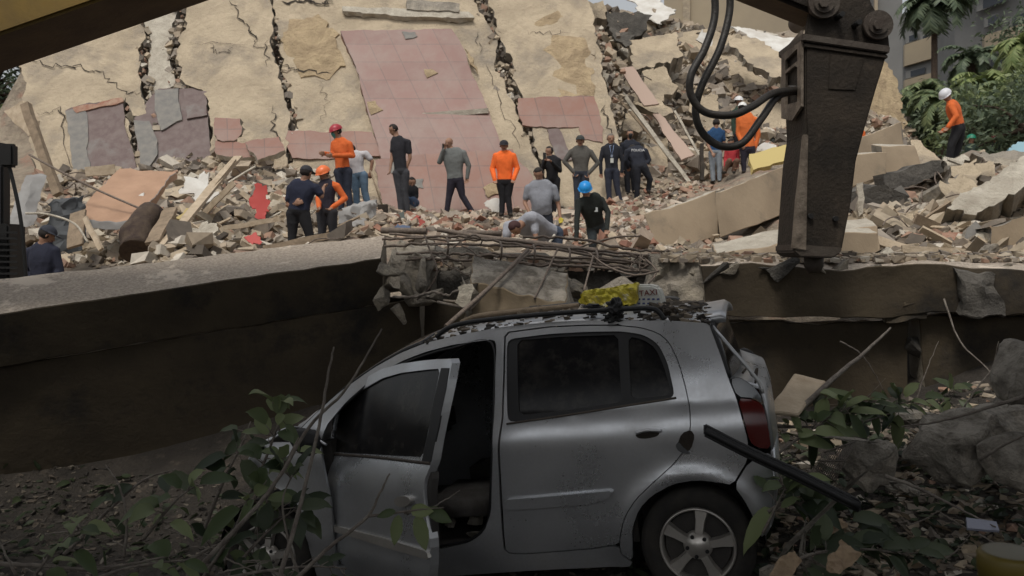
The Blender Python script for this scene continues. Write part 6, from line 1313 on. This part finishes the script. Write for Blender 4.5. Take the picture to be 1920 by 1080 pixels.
# ---------------------------------------------------------------- foreground plants and debris
def leaf(V,Fc,base,dir_,up,L,W,droop=.25):
    d=dir_.normalized(); s=d.cross(up); 
    if s.length<.05: s=d.cross(Vector((1,0,0)))
    s.normalize(); n=s.cross(d).normalized(); rows=[(0,.02),(.12,.32),(.3,.46),(.5,.5),(.7,.40),(.87,.2),(1,.0)]; k=len(V)
    for t,w_ in rows:
        c=base+d*L*t-Vector((0,0,1))*droop*L*t*t; wv=.05*L*math.sin(t*17+W*40)
        V+= [c-s*W*w_+n*(W*.16*(w_>0.05)+wv*.3),c,c+s*W*w_+n*(W*.16*(w_>0.05)-wv*.3)]
    for i in range(len(rows)-1):
        a=k+i*3; Fc+=[(a,a+1,a+4,a+3),(a+1,a+2,a+5,a+4)]
def leafy(label,pts,r,leaves,m='leaf',name='leafy_branch',seed=0,L=.16,W=.5,droop=.4,cat='branch',spread=.05,from_t=.2,bm_m='branch'):
    rnd=random.Random(seed); q=spline([P(*p) for p in pts],6); org=q[0].copy(); root=empty(name,org); tag(root,label,cat)
    bm=bmesh.new(); k=len(q); tube(bm,[p-org for p in q],[r*(1-.7*i/(k-1)) for i in range(k)],7)
    V=[];Fc=[]
    for i in range(leaves):
        t=from_t+(1-from_t)*rnd.random(); j=min(k-2,int(t*(k-1))); b=q[j].lerp(q[j+1],rnd.random()); ax=(q[j+1]-q[j]).normalized()
        d=(Vector((rnd.gauss(0,1),rnd.gauss(0,.7)-.25,rnd.gauss(0,.7)+.1)).normalized()+ax*.5).normalized(); pe=b+d*rnd.uniform(.02,spread+.03)
        tube(bm,[b-org,pe-org],[.003,.002],4); l=L*rnd.uniform(.65,1.25); leaf(V,Fc,pe-org,d,Vector((rnd.gauss(0,.4),-.5,1)).normalized(),l,l*W,droop*rnd.uniform(.3,1.6))
    bm_obj('stem',bm,M[bm_m],root); mesh_obj('leaves',V,Fc,M[m],root,smooth=True); return root
def stick(label,pts,r,m='branch',wob=.0012,seed=0,cat='stick',name='stick',grp=None,taper=True): return rod(label,pts,r*.78,name=name,m=m,cat=cat,wob=wob,seed=seed,taper=taper,grp=grp,n=7)
# bare branches leaning on the car
stick('tall thin bare branch standing in front of the door mirror',[(524,1085,3.35),(560,960,3.5),(598,800,3.7),(616,700,3.8),(627,650,3.85)],.014,seed=1)
stick('long bare branch crossing the tall one and reaching past the roof pillar',[(352,1085,3.6),(450,985,3.7),(520,900,3.8),(580,800,3.95),(640,740,4.0),(680,680,4.1),(716,617,4.15)],.015,seed=2)
stick('bare forked branch in front of the open door',[(556,1084,3.1),(620,1024,3.1),(690,968,3.12),(712,925,3.14),(731,888,3.15)],.011,seed=3)
leafy('short twig with three broad green leaves before the open door',[(690,968,3.12),(740,962,3.1),(790,955,3.08),(832,952,3.06)],.006,0,seed=4)
V=[];Fc=[]
for (x,y,dx,dz,L,W) in ((748,965,-.15,-1,.10,.045),(782,965,.3,-1,.12,.055),(800,955,1,-.35,.10,.05),(742,958,-.6,-.1,.07,.03),(770,958,.6,.1,.09,.05)): leaf(V,Fc,P(x,y,3.09),Vector((dx,-.15,dz)),Vector((0,-1,.3)),L,W,.1)
o=mesh_obj('leaves',V,Fc,M['leaf'],smooth=True); tw=[q for q in bpy.data.objects if q.name.startswith('leafy_branch')][-1]; 
for v in o.data.vertices: v.co-=tw.location
o.parent=tw; 
for ch in list(tw.children):
    if ch.name!=o.name and ch.name.startswith('leaves'): bpy.data.objects.remove(ch)
stick('pale twig reaching into the dark door opening',[(760,962,3.12),(800,955,3.3),(830,940,3.5),(862,920,3.6)],.006,seed=5)
stick('thin curved bare stem standing in the lower left shade',[(232,1045,4.0),(238,980,4.05),(225,915,4.1),(198,872,4.15)],.010,seed=6)
stick('long low branch lying along the lower left corner',[(-20,1058,3.4),(70,1060,3.4),(170,1068,3.45),(250,1056,3.5),(332,1040,3.6)],.013,seed=7)
stick('thin stem rising from the lower left corner',[(30,1080,3.3),(8,1035,3.35),(-12,990,3.4)],.008,seed=8)
# leafy growth at the left
leafy('leafy branch with broad leaves crushed against the car nose',[(420,1060,4.5),(455,960,4.45),(490,880,4.4),(520,800,4.45),(525,757,4.5)],.012,22,seed=11,L=.17)
leafy('leafy branch arching over the car nose',[(480,1000,4.2),(510,920,4.2),(540,860,4.2),(560,820,4.25)],.010,8,seed=12,L=.15,m='leaf')
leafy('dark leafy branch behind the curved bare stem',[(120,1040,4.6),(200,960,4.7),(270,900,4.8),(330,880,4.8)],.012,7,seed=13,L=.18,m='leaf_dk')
leafy('pale drooping leaf cluster left of the car',[(270,1010,4.0),(310,960,4.0),(345,925,4.0),(380,905,4.05)],.009,10,seed=14,L=.17,droop=.8)
leafy('bright leafy sprig in the lower left corner',[(60,1085,3.4),(95,1040,3.4),(130,1005,3.4),(150,990,3.4)],.008,13,seed=15,L=.13)
leafy('leafy sprig at the bottom left of the long bare branch',[(180,1085,3.5),(240,1065,3.5),(300,1055,3.5),(350,1050,3.5)],.008,8,seed=16,L=.13)
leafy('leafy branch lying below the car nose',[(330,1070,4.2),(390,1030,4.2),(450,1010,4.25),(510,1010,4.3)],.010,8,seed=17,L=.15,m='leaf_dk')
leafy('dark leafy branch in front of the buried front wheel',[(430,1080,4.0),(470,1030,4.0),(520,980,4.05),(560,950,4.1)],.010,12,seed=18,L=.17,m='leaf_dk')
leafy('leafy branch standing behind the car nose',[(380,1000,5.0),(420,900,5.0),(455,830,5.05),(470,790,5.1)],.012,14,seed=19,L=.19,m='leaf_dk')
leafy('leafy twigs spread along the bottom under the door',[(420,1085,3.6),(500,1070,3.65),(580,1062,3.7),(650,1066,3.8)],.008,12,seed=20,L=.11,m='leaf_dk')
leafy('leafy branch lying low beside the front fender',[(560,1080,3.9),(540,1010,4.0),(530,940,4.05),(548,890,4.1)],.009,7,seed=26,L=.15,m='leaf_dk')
leafy('leafy branch covering the left of the front wheel',[(380,1085,4.1),(430,1010,4.1),(470,950,4.1),(500,900,4.15)],.010,14,seed=27,L=.16,m='leaf')
# right side
leafy('leafy branch behind the tail lamp',[(1445,860,4.7),(1500,820,4.8),(1560,780,4.9),(1620,750,5.0)],.010,30,seed=21,L=.17,m='leaf')
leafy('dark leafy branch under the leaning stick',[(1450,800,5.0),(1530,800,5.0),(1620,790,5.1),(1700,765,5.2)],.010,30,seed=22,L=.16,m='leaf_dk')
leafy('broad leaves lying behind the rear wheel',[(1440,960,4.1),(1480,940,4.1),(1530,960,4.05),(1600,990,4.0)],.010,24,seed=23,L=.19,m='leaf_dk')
leafy('leafy sprig by the rear bumper corner',[(1430,1000,4.05),(1460,940,4.1),(1480,900,4.15)],.008,13,seed=24,L=.16,m='leaf')
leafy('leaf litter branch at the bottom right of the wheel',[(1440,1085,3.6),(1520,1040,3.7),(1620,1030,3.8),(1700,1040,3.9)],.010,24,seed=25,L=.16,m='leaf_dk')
leafy('withered leafy branch between the leaning stick and the boulders',[(1590,770,5.1),(1660,760,5.2),(1730,750,5.2),(1800,735,5.3)],.010,20,seed=28,L=.15,m='leaf')
def cut(label,poly,D,th,m,lean,yaw,name,cat,seed=0,jit=.02,rough=.03,step=.05): return loose(label,poly,D,[m,m],th=th,lean=lean,yaw=yaw,jit=jit,name=name,cat=cat,seed=seed,rough=rough,step=step,rs=4)
soft('tan board with a torn edge lying behind the tail lamp','board','board',[(1434,772,4.8),(1492,774,4.8),(1549,712,5.25),(1488,697,5.25)],(0,.012,-.025),M['wood_pale'],81,.012,.02)
stick('thick stick leaning up against the right wall',[(1492,776,4.9),(1560,712,5.1),(1620,662,5.4),(1670,615,5.7)],.026,seed=31,taper=True)
stick('thin broken twig crossing behind the thick leaning stick',[(1575,640,5.6),(1612,662,5.6),(1640,700,5.6),(1660,740,5.6)],.008,seed=32)
stick('long thin stick lying toward the small plate at the lower right',[(1660,892,4.1),(1720,915,4.0),(1800,955,3.8),(1866,988,3.6)],.012,seed=33)
stick('long pale branch draped over the big right boulder',[(1925,742,4.3),(1840,768,4.35),(1760,790,4.4),(1690,800,4.5)],.014,seed=34)
stick('short pale stick at the right edge beside the boulder',[(1838,862,4.1),(1880,836,4.0),(1930,812,3.9)],.012,seed=35)
stick('twig standing in the debris before the right wall',[(1715,760,5.6),(1735,700,5.7),(1760,640,5.8)],.007,seed=36)
stick('curved root hanging at the fissure of the right wall',[(1770,560,6.6),(1800,640,6.4),(1850,690,6.2),(1880,740,6.0)],.010,seed=37)
stick('rising bent twig before the light boulder',[(1790,790,5.2),(1830,730,5.3),(1860,690,5.4),(1872,640,5.4)],.008,seed=38)
for i in range(26):
    x=rn.uniform(1445,1910); y=rn.uniform(735,1070); D=5.6-(y-735)/335*1.8; a=rn.uniform(-.8,.8); L=rn.uniform(30,110)
    stick('thin dry twig in the debris right of the car',[(x,y,D),(x+L*math.cos(a)*.5,y+L*math.sin(a)*.4,D-.03),(x+L*math.cos(a),y+L*math.sin(a)*.8-rn.uniform(0,15),D-.05)],rn.uniform(.003,.007),seed=100+i,grp='dry twigs in the debris right of the car')
for i in range(18):
    x=rn.uniform(-10,560); y=rn.uniform(985,1078); D=4.3-(y-985)/95*.8; a=rn.uniform(-.7,.7); L=rn.uniform(40,120)
    stick('thin dry twig in the leaves left of the car',[(x,y,D),(x+L*math.cos(a)*.5,y+L*math.sin(a)*.4,D-.03),(x+L*math.cos(a),y+L*math.sin(a)*.8,D-.05)],rn.uniform(.003,.007),seed=200+i,grp='dry twigs in the leaves left of the car')
# torn black strip and wire rack
bm=bmesh.new(); q=spline([P(1322,806,3.75),(P(1400,846,3.68)),P(1500,893,3.62),P(1610,948,3.55)],6)
for off,r in ((Vector((0,0,.02)),.008),(Vector((0,-.01,0)),.017),(Vector((0,0,-.022)),.008)): tube(bm,[p+off for p in q],r,6)
for i in range(len(q)): box(bm,q[i],(.008,.025,.04))
o=bm_obj('rubber_strip',bm,M['trim'],recenter=True); tag(o,'torn black ribbed strip sticking out behind the rear wheel arch','strip')
bm=bmesh.new(); A,B,C_,D_=P(1545,848,4.25),P(1603,828,4.35),P(1566,902,4.15),P(1530,880,4.2)
for i in range(13): t=i/12; tube(bm,[D_.lerp(C_,t),A.lerp(B,t)],.0028,5)
for t in (0,.5,1): tube(bm,[D_.lerp(A,t),C_.lerp(B,t)],.0045,5)
o=bm_obj('wire_rack',bm,M['iron_edge'],recenter=True); tag(o,'small wire rack tilted in the leaves right of the black strip','rack')
# big stones right
def stone(label,px,py,D,sx,sy,sz,seed,mk='concrete_light',rot=(0,0,0)):
    me=chunk_mesh('boulder',seed,(sx,sy,sz),14,M['boulder'],sub=4,amp=.085); o=bpy.data.objects.new('boulder',me); o.location=P(px,py,D); o.rotation_euler=rot; link(o); return tag(o,label,'boulder')
stone('light grey boulder at the right edge above the big one',1920,690,4.6,.48,.45,.36,71,'concrete_light',(.1,.2,.4))
stone('big tilted concrete boulder low at the right',1790,835,4.75,.62,.5,.42,72,'concrete',(.3,-.3,.4))
stone('upper end of concrete behind the big tilted boulder',1880,780,4.9,.6,.5,.3,73,'concrete',(.2,-.25,.1))
stone('upright pale concrete chunk beside the wire rack',1636,870,4.45,.26,.24,.34,74,'concrete',(.1,.1,.7))
stone('rough chunk at the right edge below the big boulder',1915,870,4.4,.3,.3,.28,75,'concrete',(.4,.1,.2))
stone('half buried stone in the leaves under the right wall',1680,772,5.6,.5,.4,.14,76,'concrete',(.1,0,.3))
stone('small stone under the big tilted boulder',1700,915,4.3,.16,.16,.12,77,'concrete',(.1,.5,.3))
stone('broken lump right of the rear wheel at the bottom',1500,1050,3.75,.13,.1,.10,78,'concrete_light',(.1,.5,.3))
stone('beige block fragment at the bottom right of the wheel',1455,1058,3.8,.11,.09,.16,79,'concrete_light',(.5,.5,.3))
M['dry']=mat('dry_brown',(.34,.25,.16),.8,col2=(.24,.17,.11),scale=12,bump=.4)
crumple('dry_leaf',[(1550,1068),(1556,1040),(1572,1030),(1576,1010),(1592,1026),(1616,1040),(1598,1058),(1572,1078)],plane_from(P(1580,1045,3.5),Vector((.1,-1,.9))),.006,M['dry'],.015,5,'large curled dry leaf at the bottom right of the rear wheel','dry leaf',step=.012,jit=.004)
crumple('torn_sheet',[(1535,1000),(1552,975),(1580,972),(1592,985),(1560,1000)],plane_from(P(1560,988,3.9),Vector((.1,-1,.9))),.006,M['dry'],.012,6,'small torn brown sheet above the large curled dry leaf','paper',step=.012,jit=.004)
crumple('torn_sheet',[(1440,1085),(1462,1046),(1490,1030),(1506,1050),(1480,1085)],plane_from(P(1470,1060,3.6),Vector((.1,-1,.9))),.006,M['dry'],.012,7,'folded brown cardboard piece below the rear wheel','cardboard',step=.012,jit=.004)
crumple('small_plate',[(1812,970),(1868,978),(1874,995),(1814,990)],plane_from(P(1842,984,3.62),Vector((0,-1,1.6))),.012,flat('plate_grey',(.26,.27,.33),.5),.002,8,'small grey plate at the end of the long thin stick','plate',step=.03,jit=.001)
# litter
gy=[(-10,955),(560,985),(1180,1068),(1430,1000),(1440,720),(1930,720),(1930,1085),(-10,1085)]
rl=random.Random(9)
def litter(name,n,region,sz,mats,label,seed,Dmin,Dmax,leafy_=False,m=None):
    rnd=random.Random(seed); V=[];Fc=[];c=0;t=0; xs=[p[0] for p in region]; ys=[p[1] for p in region]
    while c<n and t<n*6:
        t+=1; x=rnd.uniform(min(xs),max(xs)); y=rnd.uniform(min(ys),max(ys))
        if not inpoly(x,y,region): continue
        q=ground_hit(x,y,Dmin,Dmax)
        if q is None or q.y>Dmax: continue
        s=rnd.uniform(*sz)
        if leafy_: leaf(V,Fc,q+Vector((0,0,.015+rnd.random()*.05)),Vector((rnd.gauss(0,1),rnd.gauss(0,1),rnd.gauss(0,.35)+.1)),Vector((rnd.gauss(0,.4),rnd.gauss(0,.4),1)),s,s*.45,rnd.uniform(-.2,.4))
        else:
            a=Matrix.Rotation(rnd.uniform(0,6.3),3,'Z')@Matrix.Rotation(rnd.uniform(-.8,.8),3,'X'); b=len(V)
            for i in range(8): V.append(a@Vector((((i&1)-.5)*rnd.uniform(.6,2.2),(((i>>1)&1)-.5)*rnd.uniform(.5,1),((i>>2)&1)*rnd.uniform(.2,.7)))*s+q)
            Fc+=[(b+0,b+2,b+3,b+1),(b+4,b+5,b+7,b+6),(b+0,b+1,b+5,b+4),(b+2,b+6,b+7,b+3),(b+0,b+4,b+6,b+2),(b+1,b+3,b+7,b+5)]
        c+=1
    o=mesh_obj(name,V,Fc,m,smooth=leafy_); tag(o,label,name.replace('_',' '),kind='stuff')
gl=[(-10,850),(560,930),(560,1000),(-10,1000)]
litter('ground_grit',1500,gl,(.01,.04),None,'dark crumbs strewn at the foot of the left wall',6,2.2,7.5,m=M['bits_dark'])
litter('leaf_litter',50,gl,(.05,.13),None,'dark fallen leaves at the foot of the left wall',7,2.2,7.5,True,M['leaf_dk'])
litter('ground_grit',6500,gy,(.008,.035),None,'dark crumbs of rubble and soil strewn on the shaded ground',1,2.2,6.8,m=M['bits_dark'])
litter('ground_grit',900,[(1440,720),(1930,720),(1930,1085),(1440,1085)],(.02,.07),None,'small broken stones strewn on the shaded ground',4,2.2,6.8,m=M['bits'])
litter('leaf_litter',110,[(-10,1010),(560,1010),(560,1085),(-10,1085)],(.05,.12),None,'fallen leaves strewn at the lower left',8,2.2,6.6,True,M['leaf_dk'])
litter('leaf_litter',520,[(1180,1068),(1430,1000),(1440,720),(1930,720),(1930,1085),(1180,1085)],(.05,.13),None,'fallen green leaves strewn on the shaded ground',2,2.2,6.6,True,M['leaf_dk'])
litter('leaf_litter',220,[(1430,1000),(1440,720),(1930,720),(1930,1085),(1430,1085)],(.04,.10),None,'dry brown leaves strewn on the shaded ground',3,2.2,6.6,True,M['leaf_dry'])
scatter(20,[(1450,800),(1925,800),(1925,1080),(1450,1000)],['concrete','light','concrete'],(.05,.16),'small stone in the debris right of the car','small stones right of the car',41)
scatter(8,[(-10,1000),(560,1010),(560,1080),(-10,1080)],['concrete','dark'],(.04,.12),'small stone in the leaves left of the car','small stones left of the car',42)
# crumbs along the tops of the near beams
rb_=random.Random(12); V=[];Fc=[]
for i in range(1500):
    x=rb_.uniform(1240,2000) if i%3 else rb_.uniform(740,1330); t=rb_.random(); p=P(x,497 if x>1240 else 492,7.0)+Vector((0,.02+t*.5,.03+.05*t)); 
    if x<1240: p=P(x,494+rb_.uniform(-10,14),7.9)
    s=rb_.uniform(.012,.05)*(.5+rb_.random()); b=len(V)
    for c in range(8): V.append(p+Vector((((c&1)-.5)*rb_.uniform(.6,2),(((c>>1)&1)-.5)*rb_.uniform(.6,1.6),(((c>>2)&1)-.3)*rb_.uniform(.4,1.2)))*s)
    Fc+=[(b+0,b+2,b+3,b+1),(b+4,b+5,b+7,b+6),(b+0,b+1,b+5,b+4),(b+2,b+6,b+7,b+3),(b+0,b+4,b+6,b+2),(b+1,b+3,b+7,b+5)]
o=mesh_obj('beam_grit',V,Fc,M['bits']); tag(o,'crumbs and dust lying on the right beam and the rebar bundle','rubble',kind='stuff')
for i in range(18):
    x=rb_.uniform(780,1320); y=rb_.uniform(496,580); put_chunk(rb_.choice(['concrete','dark','concrete']),rb_.randrange(5),P(x,y,7.75-(y-496)*.004),rb_.uniform(.12,.34),rb_,'rough broken lump packed under the rebar bundle','lumps under the rebar bundle')
# yellow post close to the camera
po=empty('bollard_post',P(1893,1040,1.5)); po.location.z=-.02; tag(po,'yellow post with a pale top very near the camera, bottom right corner','post')
bm=bmesh.new(); cx_=P(1893,1040,1.5); zt=P(1893,1014,1.5).z; lathe(bm,[(.001,zt),(.048,zt),(.052,zt-.006),(.052,zt-.035),(.050,zt-.037),(.050,0)],Vector(),Vector((0,0,1)),32); bm_obj('tube',bm,flat('post_yellow',(.12,.09,.015),.5),po,smooth=True)
bm=bmesh.new(); lathe(bm,[(.001,zt+.004),(.040,zt+.004),(.044,zt+.001)],Vector(),Vector((0,0,1)),32); bm_obj('cap_disc',bm,flat('cap_pale',(.20,.19,.15),.7),po)
bpy.context.view_layer.update()
